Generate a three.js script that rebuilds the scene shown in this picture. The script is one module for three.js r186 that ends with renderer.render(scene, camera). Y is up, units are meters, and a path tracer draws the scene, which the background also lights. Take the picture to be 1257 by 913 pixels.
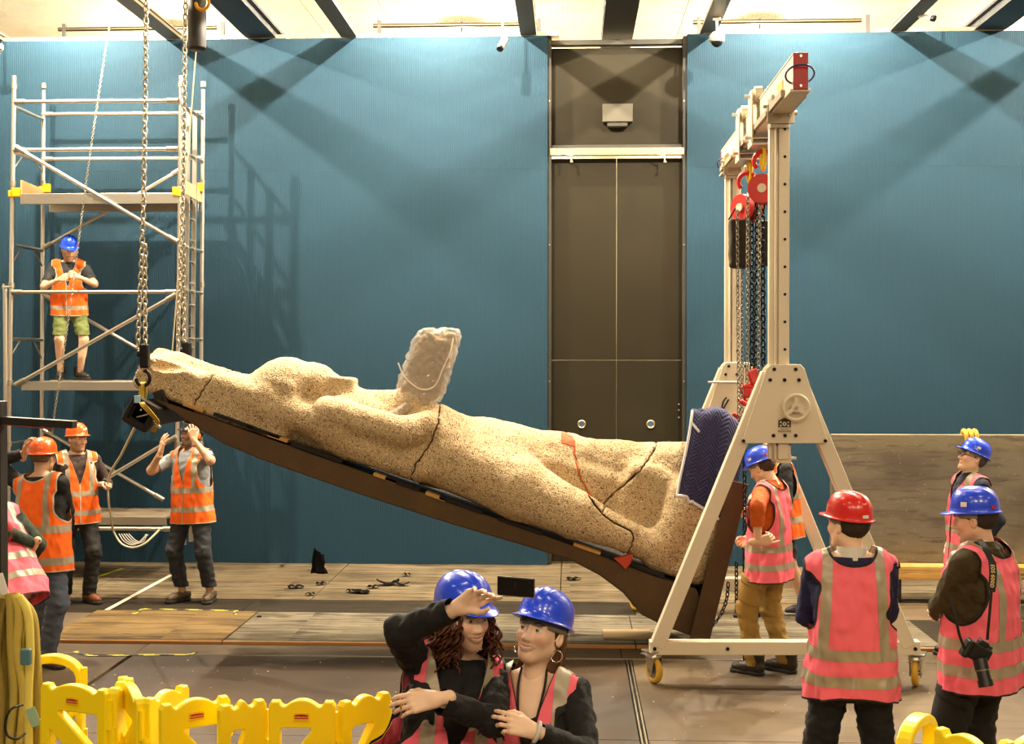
import * as THREE from 'three';
import { mergeGeometries, mergeVertices, toCreasedNormals } from 'three/addons/utils/BufferGeometryUtils.js';
import { RoundedBoxGeometry } from 'three/addons/geometries/RoundedBoxGeometry.js';
import { RectAreaLightUniformsLib } from 'three/addons/lights/RectAreaLightUniformsLib.js';
import { createNoise3D } from 'simplex-noise';

// ------------------------------------------------------------------ camera, exposure, lights
const scene = new THREE.Scene();
const F = 1600, IW = 1257, IH = 913, CAM_H = 2.45;
const YAW = 2.56 * Math.PI / 180, PITCH = -0.734 * Math.PI / 180;
const camera = new THREE.PerspectiveCamera(2 * Math.atan(IH / 2 / F) * 180 / Math.PI, IW / IH, 0.05, 100);
camera.position.set(0, CAM_H, 0);
camera.rotation.order = 'YXZ';
camera.rotation.set(PITCH, YAW, 0);
camera.updateMatrixWorld(true);
scene.background = new THREE.Color(0x000000);
const renderer = new THREE.WebGLRenderer({ antialias: true });
renderer.toneMapping = THREE.LinearToneMapping;
renderer.toneMappingExposure = 0.55;
renderer.shadowMap.enabled = true;
RectAreaLightUniformsLib.init();
const WARM = new THREE.Color(1.0, 0.81, 0.56);
const WARM2 = new THREE.Color(1.0, 0.86, 0.66);
const ROOF_Y = 7.2, WALL_Z = -15.19, WALL_TOP = 6.16;
const BAYS = [-5.72, -1.55, 2.67, 6.85];
const LAMP_WASH = 245, LAMP_NEAR = 150, LAMP_UP = 58, LAMP_HALL = 48, LAMP_MID = 58, LAMP_FRONT = 230;          // wall wash, roof uplight, hall panels

// ------------------------------------------------------------------ small helpers
const V = (x, y, z) => new THREE.Vector3(x, y, z);
let seed = 12345;
function rnd() { seed = (seed * 1664525 + 1013904223) >>> 0; return seed / 4294967296; }
const rr = (a, b) => a + (b - a) * rnd();
const noise3 = createNoise3D((() => { let s = 77; return () => { s = (s * 1664525 + 1013904223) >>> 0; return s / 4294967296; }; })());
const lerp = (a, b, t) => a + (b - a) * t, clamp = (x, a, b) => Math.min(b, Math.max(a, x));
const sstep = (a, b, x) => { const t = clamp((x - a) / (b - a), 0, 1); return t * t * (3 - 2 * t); };
// the point at distance d in front of the camera's plane of departure (world z = -d) that a sight line through (px, py) meets
function at(px, py, d) {
  const v = V((px - IW / 2) / F, -(py - IH / 2) / F, -1).applyQuaternion(camera.quaternion);
  const t = d / -v.z;
  return V(v.x * t, CAM_H + v.y * t, -d);
}
function floorAt(px, py, h = 0) {
  const v = V((px - IW / 2) / F, -(py - IH / 2) / F, -1).applyQuaternion(camera.quaternion);
  const t = (h - CAM_H) / v.y;
  return V(v.x * t, h, v.z * t);
}
const used = {};
function numbered(n) { if (used[n] === undefined) { used[n] = 0; return n; } used[n]++; return n + '_' + String(used[n]).padStart(3, '0'); }
const origin = new WeakMap();
function setShadow(m) { m.castShadow = true; m.receiveShadow = true; return m; }
function thing(name, label, category, pos = V(0, 0, 0), group) {
  const o = new THREE.Group(); o.name = numbered(name); o.position.copy(pos);
  o.userData = { label, category }; if (group) o.userData.group = group;
  origin.set(o, pos.clone()); scene.add(o); return o;
}
function struct(name, pos = V(0, 0, 0)) {
  const o = new THREE.Group(); o.name = name; o.position.copy(pos); o.userData = { kind: 'structure' };
  origin.set(o, pos.clone()); scene.add(o); return o;
}
function ready(g) {
  g = Array.isArray(g) ? g.filter(Boolean) : [g];
  if (g.length === 1) return g[0];
  g = g.map(x => { const y = x.index ? x.toNonIndexed() : x.clone(); for (const k of Object.keys(y.attributes)) if (!['position', 'normal', 'uv'].includes(k)) y.deleteAttribute(k);
    if (!y.attributes.uv) y.setAttribute('uv', new THREE.BufferAttribute(new Float32Array(y.attributes.position.count * 2), 2)); return y; });
  return mergeGeometries(g);
}
// one part: geometry written in world (or, for a turned thing, its own) coordinates, stored relative to its thing
function obj(name, geos, mat, parent, opt = {}) {
  let g = ready(geos);
  const o = origin.get(parent);
  if (o && !opt.local) { g = g.clone(); g.translate(-o.x, -o.y, -o.z); }
  const m = setShadow(new THREE.Mesh(g, mat)); m.name = name;
  if (opt.label) m.userData.label = opt.label;
  if (opt.kind) m.userData.kind = opt.kind;
  if (o) origin.set(m, o);
  parent.add(m); return m;
}
// several like pieces of one thing, each a mesh of its own
const each = (name, geos, mat, parent, opt) => geos.map(g => obj(name, g, mat, parent, opt));
// an indexed mesh taken apart into its connected pieces
function pieces(g, least = 24) {
  const ix = g.index.array, n = g.attributes.position.count, up = new Int32Array(n).map((_, i) => i); const f = i => { while (up[i] !== i) { up[i] = up[up[i]]; i = up[i]; } return i; };
  for (let t = 0; t < ix.length; t += 3) { const a = f(ix[t]); up[f(ix[t + 1])] = a; up[f(ix[t + 2])] = a; }
  const m = new Map(); for (let t = 0; t < ix.length; t += 3) { const r = f(ix[t]); if (!m.has(r)) m.set(r, []); m.get(r).push(ix[t], ix[t + 1], ix[t + 2]); }
  return [...m.values()].filter(I => I.length >= least * 3).map(I => { const h = new THREE.BufferGeometry(), mp = new Map(), P = [], N = [], J = []; const p = g.attributes.position, q = g.attributes.normal; for (const i of I) { let j = mp.get(i); if (j === undefined) { j = P.length / 3; mp.set(i, j); P.push(p.getX(i), p.getY(i), p.getZ(i)); N.push(q.getX(i), q.getY(i), q.getZ(i)); } J.push(j); } h.setAttribute('position', new THREE.Float32BufferAttribute(P, 3)); h.setAttribute('normal', new THREE.Float32BufferAttribute(N, 3)); h.setIndex(J); return h; });
}
function boxUV(g, s = 1) {            // uv in metres by the axis each face looks along
  g = g.index ? g.toNonIndexed() : g;
  const p = g.attributes.position, n = p.count, uv = new Float32Array(n * 2);
  for (let i = 0; i < n; i += 3) {
    const ax = p.getX(i), ay = p.getY(i), az = p.getZ(i);
    const ux = p.getX(i + 1) - ax, uy = p.getY(i + 1) - ay, uz = p.getZ(i + 1) - az, wx = p.getX(i + 2) - ax, wy = p.getY(i + 2) - ay, wz = p.getZ(i + 2) - az;
    const nx = Math.abs(uy * wz - uz * wy), ny = Math.abs(uz * wx - ux * wz), nz = Math.abs(ux * wy - uy * wx);
    for (let k = 0; k < 3; k++) {
      const x = p.getX(i + k), y = p.getY(i + k), z = p.getZ(i + k); let a, b;
      if (nx >= ny && nx >= nz) { a = z; b = y; } else if (ny >= nz) { a = x; b = z; } else { a = x; b = y; }
      uv[(i + k) * 2] = a / s; uv[(i + k) * 2 + 1] = b / s;
    }
  }
  g.setAttribute('uv', new THREE.BufferAttribute(uv, 2)); return g;
}
function box(w, h, d, x = 0, y = 0, z = 0, r = 0.004) {
  const g = r > 0 ? new RoundedBoxGeometry(w, h, d, 1, Math.min(r, w / 2.01, h / 2.01, d / 2.01)) : new THREE.BoxGeometry(w, h, d);
  g.translate(x, y, z); return boxUV(g);
}
const Y = V(0, 1, 0);
function orient(g, a, b, up) {        // a shape made along +y from 0 is put from a towards b; up is where its +z looks
  const y = b.clone().sub(a).normalize(); let z = (up || (Math.abs(y.z) > 0.9 ? V(1, 0, 0) : V(0, 0, 1))).clone();
  z.addScaledVector(y, -z.dot(y)).normalize(); const x = y.clone().cross(z);
  g.applyMatrix4(new THREE.Matrix4().makeBasis(x, y, z).setPosition(a)); return g;
}
function rod(a, b, r, seg = 10, r2 = r) {
  const L = a.distanceTo(b); const g = new THREE.CylinderGeometry(r2, r, L, seg, 1); g.translate(0, L / 2, 0); return orient(g, a, b);
}
function bar(a, b, w, d, up, r = 0.003) {     // square bar: w along x, d along z (up)
  const L = a.distanceTo(b); const g = new RoundedBoxGeometry(w, L, d, 1, Math.min(r, w / 2.1, d / 2.1)); g.translate(0, L / 2, 0); return orient(boxUV(g), a, b, up);
}
function wire(pts, r, seg = 40, rs = 6, closed = false) { return new THREE.TubeGeometry(new THREE.CatmullRomCurve3(pts, closed, 'centripetal'), seg, r, rs, closed); }
function prism(pts, depth, bevel = 0.003) {   // outline in x,y, thickness towards +z from 0
  const s = new THREE.Shape(pts.map(p => new THREE.Vector2(p[0], p[1])));
  const g = new THREE.ExtrudeGeometry(s, { depth: depth - 2 * bevel, bevelEnabled: bevel > 0, bevelThickness: bevel, bevelSize: bevel, bevelOffset: -bevel, bevelSegments: 1 });
  g.translate(0, 0, bevel); return boxUV(g);
}
function lathe(pts, seg = 24) { return new THREE.LatheGeometry(pts.map(p => new THREE.Vector2(p[0], p[1])), seg); }
// ------------------------------------------------------------------ textures
function tile2(n, cells, sd) {        // tiling value noise
  const g = new Float32Array(cells * cells); let s = sd >>> 0; for (let i = 0; i < g.length; i++) { s = (s * 1664525 + 1013904223) >>> 0; g[i] = s / 4294967296; }
  return (x, y) => { const X = x * cells, Yy = y * cells, i = Math.floor(X), j = Math.floor(Yy), u = X - i, v = Yy - j, a = u * u * (3 - 2 * u), b = v * v * (3 - 2 * v);
    const m = k => ((k % cells) + cells) % cells, q = (p, r) => g[m(p) + m(r) * cells];
    return lerp(lerp(q(i, j), q(i + 1, j), a), lerp(q(i, j + 1), q(i + 1, j + 1), a), b); };
}
function tex(n, fn, { color = true, rep = [1, 1], h = n } = {}) {
  const d = new Uint8Array(n * h * 4);
  for (let j = 0; j < h; j++) for (let i = 0; i < n; i++) { const c = fn(i / n, j / h, i, j), k = (j * n + i) * 4;
    if (typeof c === 'number') d[k] = d[k + 1] = d[k + 2] = clamp(c, 0, 1) * 255; else { d[k] = clamp(c[0], 0, 255); d[k + 1] = clamp(c[1], 0, 255); d[k + 2] = clamp(c[2], 0, 255); } d[k + 3] = 255; }
  const t = new THREE.DataTexture(d, n, h); t.wrapS = t.wrapT = THREE.RepeatWrapping; t.magFilter = THREE.LinearFilter; t.minFilter = THREE.LinearMipmapLinearFilter; t.generateMipmaps = true;
  if (color) t.colorSpace = THREE.SRGBColorSpace; t.repeat.set(rep[0], rep[1]); t.needsUpdate = true; return t;
}
function fbm(cells, sd, oct = 4) { const L = []; for (let o = 0; o < oct; o++) L.push(tile2(0, cells << o, sd + o * 91)); return (x, y) => { let a = 0, w = 0.5, s = 0; for (const f of L) { a += w * f(x, y); s += w; w *= 0.55; } return a / s; }; }
const mix3 = (a, b, t) => [lerp(a[0], b[0], t), lerp(a[1], b[1], t), lerp(a[2], b[2], t)];
function canvasTex(w, h, draw) { const c = document.createElement('canvas'); c.width = w; c.height = h; const x = c.getContext('2d'); draw(x, w, h); const t = new THREE.CanvasTexture(c); t.colorSpace = THREE.SRGBColorSpace; t.magFilter = THREE.LinearFilter; return t; }
const std = (color, rough = 0.6, o = {}) => new THREE.MeshStandardMaterial({ color, roughness: rough, ...o });
const metal = (color, rough = 0.35, o = {}) => std(color, rough, { metalness: 1, ...o });

// wood grain running along u
function grain(n, h, base, dark, light, sd, scale = 1) {
  const a = fbm(4, sd), b = tile2(0, 128, sd + 5), c = fbm(3, sd + 9), e = tile2(0, 32, sd + 3), f2 = tile2(0, 256, sd + 8);
  return tex(n, (u, v) => {
    const w = c(u, v), streak = tile(b, u * 0.05 * scale + 0.13, v + w * 0.02), fine = tile(f2, u * 0.08, v);
    let col = mix3(base, dark, sstep(0.45, 0.85, streak) * 0.6 + sstep(0.55, 0.9, fine) * 0.35);
    col = mix3(col, light, sstep(0.5, 0.8, a(u, v)) * 0.5);
    col = mix3(col, dark, sstep(0.6, 0.85, e(u * 0.5, v)) * 0.3);
    const sp = f2(u * 3.1, v * 3.7); if (sp > 0.965) col = mix3(col, [225, 215, 195], 0.6);
    return col;
  }, { h });
}
const tile = (f, u, v) => f(u, v);
const fabricBump = (() => { const a = tile2(0, 128, 4), b = tile2(0, 16, 8); return tex(256, (u, v) => 0.5 + 0.25 * Math.sin(u * 6.283 * 64) * Math.sin(v * 6.283 * 64) + (a(u, v) - 0.5) * 0.5 + (b(u, v) - 0.5) * 0.2, { color: false }); })();
fabricBump.repeat.set(4, 4);
const cloth = (color, rough = 0.85, o = {}) => new THREE.MeshPhysicalMaterial({ color, roughness: rough, sheen: 0.25, sheenRoughness: 0.6, sheenColor: new THREE.Color(color), bumpMap: fabricBump, bumpScale: 0.0012, side: THREE.DoubleSide, ...o });

// ------------------------------------------------------------------ meshing of distance fields
function nets(f, mn, mx, h, o = {}) {
  const nx = Math.ceil((mx[0] - mn[0]) / h) + 1, ny = Math.ceil((mx[1] - mn[1]) / h) + 1, nz = Math.ceil((mx[2] - mn[2]) / h) + 1;
  const B = 5, val = new Float32Array(nx * ny * nz), lim = h * B * 0.9 * (o.lip || 1.35) + h;
  for (let bz = 0; bz < nz; bz += B) for (let by = 0; by < ny; by += B) for (let bx = 0; bx < nx; bx += B) {
    const c = f(mn[0] + (bx + (B - 1) / 2) * h, mn[1] + (by + (B - 1) / 2) * h, mn[2] + (bz + (B - 1) / 2) * h);
    const far = Math.abs(c) > lim;
    for (let k = bz; k < Math.min(nz, bz + B); k++) for (let j = by; j < Math.min(ny, by + B); j++) for (let i = bx; i < Math.min(nx, bx + B); i++)
      val[(k * ny + j) * nx + i] = far ? c : f(mn[0] + i * h, mn[1] + j * h, mn[2] + k * h);
  }
  const idx = new Int32Array(nx * ny * nz).fill(-1), P = [];
  const at_ = (i, j, k) => val[(k * ny + j) * nx + i];
  for (let k = 0; k < nz - 1; k++) for (let j = 0; j < ny - 1; j++) for (let i = 0; i < nx - 1; i++) {
    let m = 0, sx = 0, sy = 0, sz = 0, n = 0; const c = [];
    for (let q = 0; q < 8; q++) { const v = at_(i + (q & 1), j + ((q >> 1) & 1), k + (q >> 2)); c.push(v); if (v < 0) m++; }
    if (m === 0 || m === 8) continue;
    for (let q = 0; q < 8; q++) for (const b of [1, 2, 4]) if (!(q & b)) { const r = q | b; if ((c[q] < 0) !== (c[r] < 0)) { const t = c[q] / (c[q] - c[r]); sx += (q & 1) + (b === 1 ? t : 0); sy += ((q >> 1) & 1) + (b === 2 ? t : 0); sz += (q >> 2) + (b === 4 ? t : 0); n++; } }
    idx[(k * ny + j) * nx + i] = P.length / 3; P.push(mn[0] + (i + sx / n) * h, mn[1] + (j + sy / n) * h, mn[2] + (k + sz / n) * h);
  }
  const I = []; const id = (i, j, k) => idx[(k * ny + j) * nx + i];
  const quad = (a, b, c, d, flip) => { if (a < 0 || b < 0 || c < 0 || d < 0) return; flip ? I.push(a, c, b, a, d, c) : I.push(a, b, c, a, c, d); };
  for (let k = 1; k < nz - 1; k++) for (let j = 1; j < ny - 1; j++) for (let i = 1; i < nx - 1; i++) {
    const v = at_(i, j, k) < 0;
    if (v !== at_(i + 1, j, k) < 0) quad(id(i, j - 1, k - 1), id(i, j, k - 1), id(i, j, k), id(i, j - 1, k), !v);
    if (v !== at_(i, j + 1, k) < 0) quad(id(i - 1, j, k - 1), id(i - 1, j, k), id(i, j, k), id(i, j, k - 1), !v);
    if (v !== at_(i, j, k + 1) < 0) quad(id(i - 1, j - 1, k), id(i, j - 1, k), id(i, j, k), id(i - 1, j, k), !v);
  }
  const g = new THREE.BufferGeometry(); g.setAttribute('position', new THREE.Float32BufferAttribute(P, 3)); g.setIndex(I); g.computeVertexNormals(); return g;
}
// cuts an indexed mesh along fn = 0; returns [fn > 0, fn < 0]
function split(g, fn) {
  const p = g.attributes.position, nr = g.attributes.normal, ix = g.index.array, n = p.count, val = new Float32Array(n);
  for (let i = 0; i < n; i++) { let v = fn(p.getX(i), p.getY(i), p.getZ(i)); if (Math.abs(v) < 1e-7) v = 1e-7; val[i] = v; }
  const P = Array.from(p.array), N = Array.from(nr.array), cache = new Map(), out = [[], []];
  const cut = (a, b) => { const k = a < b ? a * 4194304 + b : b * 4194304 + a; let r = cache.get(k); if (r !== undefined) return r; const t = val[a] / (val[a] - val[b]);
    r = P.length / 3; for (let q = 0; q < 3; q++) { P.push(lerp(P[a * 3 + q], P[b * 3 + q], t)); N.push(lerp(N[a * 3 + q], N[b * 3 + q], t)); } cache.set(k, r); return r; };
  for (let t = 0; t < ix.length; t += 3) {
    const a = ix[t], b = ix[t + 1], c = ix[t + 2], s = [val[a] > 0, val[b] > 0, val[c] > 0];
    if (s[0] === s[1] && s[1] === s[2]) { out[s[0] ? 0 : 1].push(a, b, c); continue; }
    const T = [a, b, c]; let k = s[0] === s[1] ? 2 : s[1] === s[2] ? 0 : 1; const o = T[k], q = T[(k + 1) % 3], r = T[(k + 2) % 3], oq = cut(o, q), or_ = cut(o, r);
    out[val[o] > 0 ? 0 : 1].push(o, oq, or_); out[val[o] > 0 ? 1 : 0].push(oq, q, r, oq, r, or_);
  }
  return out.map(I => { const h = new THREE.BufferGeometry(), map = new Map(), PP = [], NN = [], II = []; for (const i of I) { let j = map.get(i); if (j === undefined) { j = PP.length / 3; map.set(i, j); PP.push(P[i * 3], P[i * 3 + 1], P[i * 3 + 2]); NN.push(N[i * 3], N[i * 3 + 1], N[i * 3 + 2]); } II.push(j); }
    h.setAttribute('position', new THREE.Float32BufferAttribute(PP, 3)); h.setAttribute('normal', new THREE.Float32BufferAttribute(NN, 3)); h.setIndex(II); return h; });
}
function puff(g, d) { const p = g.attributes.position, n = g.attributes.normal; for (let i = 0; i < p.count; i++) { const l = Math.hypot(n.getX(i), n.getY(i), n.getZ(i)) || 1; p.setXYZ(i, p.getX(i) + n.getX(i) / l * d, p.getY(i) + n.getY(i) / l * d, p.getZ(i) + n.getZ(i) / l * d); } return g; }
const smin = (a, b, k) => { const h = Math.max(k - Math.abs(a - b), 0) / k; return Math.min(a, b) - h * h * k * 0.25; };
function cone(a, b, r1, r2) {          // distance to a tapered capsule
  const ax = a.x, ay = a.y, az = a.z, bx = b.x - ax, by = b.y - ay, bz = b.z - az, l2 = bx * bx + by * by + bz * bz || 1e-9;
  return (x, y, z) => { const px = x - ax, py = y - ay, pz = z - az; let t = (px * bx + py * by + pz * bz) / l2; t = t < 0 ? 0 : t > 1 ? 1 : t; const dx = px - bx * t, dy = py - by * t, dz = pz - bz * t; return Math.sqrt(dx * dx + dy * dy + dz * dz) - (r1 + (r2 - r1) * t); };
}
function ell(cx, cy, cz, a, b, c) { return (x, y, z) => { const X = (x - cx) / a, Yy = (y - cy) / b, Z = (z - cz) / c, k0 = Math.sqrt(X * X + Yy * Yy + Z * Z), k1 = Math.sqrt(X * X / a / a + Yy * Yy / b / b + Z * Z / c / c); return k1 < 1e-6 ? -Math.min(a, b, c) : k0 * (k0 - 1) / k1; }; }
function poly2(pts) {                 // signed distance to a polygon, negative inside
  return (x, y) => { let d = 1e18, s = 1; const n = pts.length; for (let i = 0, j = n - 1; i < n; j = i++) { const ex = pts[j][0] - pts[i][0], ey = pts[j][1] - pts[i][1], wx = x - pts[i][0], wy = y - pts[i][1], t = clamp((wx * ex + wy * ey) / (ex * ex + ey * ey), 0, 1), bx = wx - ex * t, by = wy - ey * t; d = Math.min(d, bx * bx + by * by);
    const c1 = y >= pts[i][1], c2 = y < pts[j][1], c3 = ex * wy > ey * wx; if ((c1 && c2 && c3) || (!c1 && !c2 && !c3)) s = -s; } return s * Math.sqrt(d); };
}
// ------------------------------------------------------------------ the room
const wallRib = tex(1024, (u) => 0.5 + 0.5 * Math.sin(u * 6.2832 * 40), { color: false, h: 4 });
const wallTone = (() => { const a = fbm(3, 40), b = tile2(0, 256, 41); return tex(512, (u, v) => { const t = a(u, v); const k = 0.93 + 0.1 * t + (b(u, v) - 0.5) * 0.05; return [30 * k, 57 * k, 73 * k]; }); })();
wallTone.repeat.set(0.25, 0.25);
const tealMat = new THREE.MeshPhysicalMaterial({ color: 0xffffff, roughness: 0.72, specularIntensity: 0.35, map: wallTone, bumpMap: wallRib, bumpScale: 0.0012 });
const darkPlinth = std(0x16191b, 0.7);
const oliveTone = (() => { const a = fbm(3, 50), b = tile2(0, 200, 51); return tex(256, (u, v) => { const k = 0.92 + 0.12 * a(u, v) + (b(u, v) - 0.5) * 0.08; return [33 * k, 28 * k, 13 * k]; }); })();
const oliveMat = new THREE.MeshPhysicalMaterial({ color: 0xffffff, roughness: 0.6, specularIntensity: 0.4, map: oliveTone });
const oliveDark = std(0x2c2a22, 0.6);
const concreteDark = std(0x2b2a28, 0.85), plasterGrey = std(0x8d8578, 0.9);
const DX0 = at(672, 400, -WALL_Z).x, DX1 = at(843, 400, -WALL_Z).x;      // door opening
{
  const wl = struct('wall_back_left');
  const seamXs = []; let x = -8.6; const PW = 4.1;
  const w0 = -8.6;
  obj('panel', box(DX0 - w0, 1.54, 0.30, (DX0 + w0) / 2, 5.39 , WALL_Z - 0.15, 0), tealMat, wl);
  obj('panel', box(DX0 - w0, 4.617, 0.30, (DX0 + w0) / 2, 2.31, WALL_Z - 0.15, 0), tealMat, wl);
  const wr = struct('wall_back_right');
  obj('panel', box(8.6 - DX1, 1.54, 0.30, (DX1 + 8.6) / 2, 5.39, WALL_Z - 0.15, 0), tealMat, wr);
  obj('panel', box(8.6 - DX1, 4.617, 0.30, (DX1 + 8.6) / 2, 2.31, WALL_Z - 0.15, 0), tealMat, wr);
  const tr = struct('trim_1');
  const railMat = metal(0xcfc8b8, 0.35);
  const gaps = [[-8.6, -5.0], [-4.78, -3.3], [-2.95, -2.1], [-1.85, -0.1], [1.5, 3.1], [3.5, 5.2], [5.4, 8.6]];
  for (const [a, b] of gaps) obj('capping', box(b - a - 0.06, 0.05, 0.2, (a + b) / 2, WALL_TOP + 0.025, WALL_Z - 0.1, 0.004), railMat, tr);
}
{ // the tall double door in its recess
  const d = struct('door_1'); const w = DX1 - DX0, cx = (DX0 + DX1) / 2, dz = WALL_Z - 0.16;
  const yAt = py => at(757, py, -WALL_Z).y;
  const y0 = 0.02, yHead = yAt(192), yRail0 = yAt(190), yRail1 = yAt(181), ySeam = yAt(442);
  const lw = w / 2 - 0.035;
  for (const s of [-1, 1]) {
    const lx = cx + s * (lw / 2 + 0.003);
    const leaf = obj('door_leaf', box(lw, ySeam - y0 - 0.006, 0.06, lx, (ySeam + y0) / 2, dz, 0.004), oliveMat, d);
    obj('door_leaf', box(lw, yHead - ySeam - 0.006, 0.06, lx, (yHead + ySeam) / 2, dz, 0.004), oliveMat, d);
    const h = at(s < 0 ? 714 : 798.5, 520.5, -dz);
    const ring = new THREE.TorusGeometry(0.042, 0.011, 8, 24); ring.translate(h.x, h.y, dz + 0.036);
    const disc = new THREE.CylinderGeometry(0.034, 0.034, 0.012, 24); disc.rotateX(Math.PI / 2); disc.translate(h.x, h.y, dz + 0.036);
    const bl = obj('flush_handle', ring, metal(0xd9c9a0, 0.3), leaf); obj('disc', disc, std(0x39506e, 0.4), leaf);
  }
  for (const s of [-1, 1]) obj('door_frame', box(0.045, WALL_TOP - 0.02, 0.24, cx + s * (w / 2 - 0.022), WALL_TOP / 2, WALL_Z - 0.16, 0.003), oliveDark, d);
  obj('transom_panel', box(w - 0.09, yAt(55) - yAt(178), 0.05, cx, (yAt(55) + yAt(178)) / 2, dz - 0.01, 0.004), oliveMat, d);
  obj('head_rail', box(w - 0.05, 0.06, 0.12, cx, yAt(50), WALL_Z - 0.12, 0.004), oliveDark, d);
  obj('head_rail', box(w - 0.05, 0.05, 0.14, cx, yAt(179), WALL_Z - 0.14, 0.004), oliveDark, d);
  obj('sliding_track', box(w - 0.06, yRail1 - yRail0, 0.08, cx, (yRail0 + yRail1) / 2, WALL_Z - 0.06, 0.006), metal(0xd8cba8, 0.35), d, { label: 'pale metal track across the head of the door' });
  for (const px of [700.5, 815]) { const p = at(px, 190, -WALL_Z + 0.02); obj('door_stay', [rod(V(p.x, p.y, p.z + 0.02), V(p.x + 0.01, p.y - 0.09, p.z + 0.05), 0.008), rod(V(p.x - 0.1, p.y + 0.01, p.z), V(p.x + 0.02, p.y - 0.02, p.z + 0.04), 0.008), box(0.035, 0.02, 0.03, p.x + 0.01, p.y - 0.09, p.z + 0.05)], metal(0xbcae8c, 0.4), d); }
  { const a = at(739.5, 130, -dz), b = at(776, 151.5, -dz); obj('closer_box', box(b.x - a.x, a.y - b.y, 0.12, (a.x + b.x) / 2, (a.y + b.y) / 2, dz + 0.07, 0.006), std(0x4a463a, 0.6), d); const c = at(757.5, 154.5, -dz); obj('closer_foot', box(0.24, 0.05, 0.1, c.x, c.y, dz + 0.06, 0.01), std(0x3c392f, 0.6), d); }
  const scr = metal(0xc8bfa5, 0.4); const sp = [];
  for (const py of [123, 300, 468]) for (const px of [674.5, 840]) { const p = at(px, py, -WALL_Z); const c = new THREE.CylinderGeometry(0.008, 0.008, 0.01, 8); c.rotateX(Math.PI / 2); c.translate(p.x, p.y, WALL_Z - 0.035); sp.push(c); }
  for (const py of [503, 512, 496]) { const p = at(833, py, -dz); const c = new THREE.CylinderGeometry(0.011, 0.011, 0.02, 8); c.rotateX(Math.PI / 2); c.translate(p.x, p.y, dz + 0.035); sp.push(c); }
  each('screw', sp, scr, d);
}
{ // hall shell: outer walls beyond the frame, floor slab, roof
  const ws = [['wall_left', box(0.3, 7.6, 28, -8.85, 3.6, -7.5, 0)], ['wall_right', box(0.3, 7.6, 28, 8.85, 3.6, -7.5, 0)], ['wall_rear', box(18, 7.6, 0.3, 0, 3.6, -19.95, 0)], ['wall_front', box(18, 7.6, 0.3, 0, 3.6, 6.15, 0)]];
  for (const [n, g] of ws) { const s = struct(n); obj('panel', g, n === 'wall_rear' ? std(0xcabf9f, 0.9) : plasterGrey, s); }
}
const floorTone = (() => {             // worn brown board floor, streaks along x
  const a = fbm(3, 61), b = tile2(0, 128, 62), c = fbm(6, 63), sp = tile2(0, 512, 64), e = tile2(0, 64, 65), dd = fbm(12, 67);
  return tex(2048, (u, v) => {
    const w = c(u, v) * 0.03; const st = b(u * 0.06 + 0.3, v + w), st2 = sp(u * 0.05, v + w * 0.6);
    let col = mix3([96, 79, 53], [66, 52, 34], sstep(0.35, 0.75, a(u, v)));
    col = mix3(col, [70, 58, 46], sstep(0.55, 0.95, st) * 0.5 + sstep(0.6, 1, st2) * 0.35);
    col = mix3(col, [122, 108, 86], sstep(0.55, 0.85, c(u + 0.4, v)) * 0.45);
    col = mix3(col, [66, 52, 42], sstep(0.62, 0.78, dd(u, v)) * 0.35);
    if (sp(u * 1.3, v * 1.3) > 0.992) col = [205, 196, 178];
    return col; });
})();
const boardTone = (b, d, l, sd) => { const a = fbm(3, sd), s1 = tile2(0, 64, sd + 1), s2 = tile2(0, 256, sd + 2), c = fbm(5, sd + 3), sc = tile2(0, 24, sd + 6);
  const gr = tile2(0, 400, sd + 12), dirt = fbm(9, sd + 15); return tex(1024, (u, v) => { const w = c(u, v) * 0.06; let col = mix3(b, l, sstep(0.4, 0.75, a(u, v)) * 0.8); col = mix3(col, d, sstep(0.5, 0.9, s1(u * 0.06, v + w)) * 0.55 + sstep(0.62, 0.95, s2(u * 0.04, v + w)) * 0.5); const k = s1(u * 0.45 + v * 0.9, v * 0.7 - u * 0.4); col = mix3(col, d, sstep(0.86, 0.97, k) * 0.6); col = mix3(col, d, sstep(0.64, 0.8, c(u * 1, v)) * 0.35); col = mix3(col, d, sstep(.55, .95, gr(u * .03, v + w * .4)) * .55); col = mix3(col, [30, 24, 18], sstep(.63, .78, dirt(u * .5, v * 1.5)) * .5); if (gr(u * .9, v * .9) > .985) col = mix3(col, [225, 215, 195], .6); return col; }); };
const floorMat = std(0xffffff, 0.55, { map: floorTone, bumpMap: floorTone, bumpScale: 0.002 });
floorTone.repeat.set(1 / 5, 1 / 5);
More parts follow.
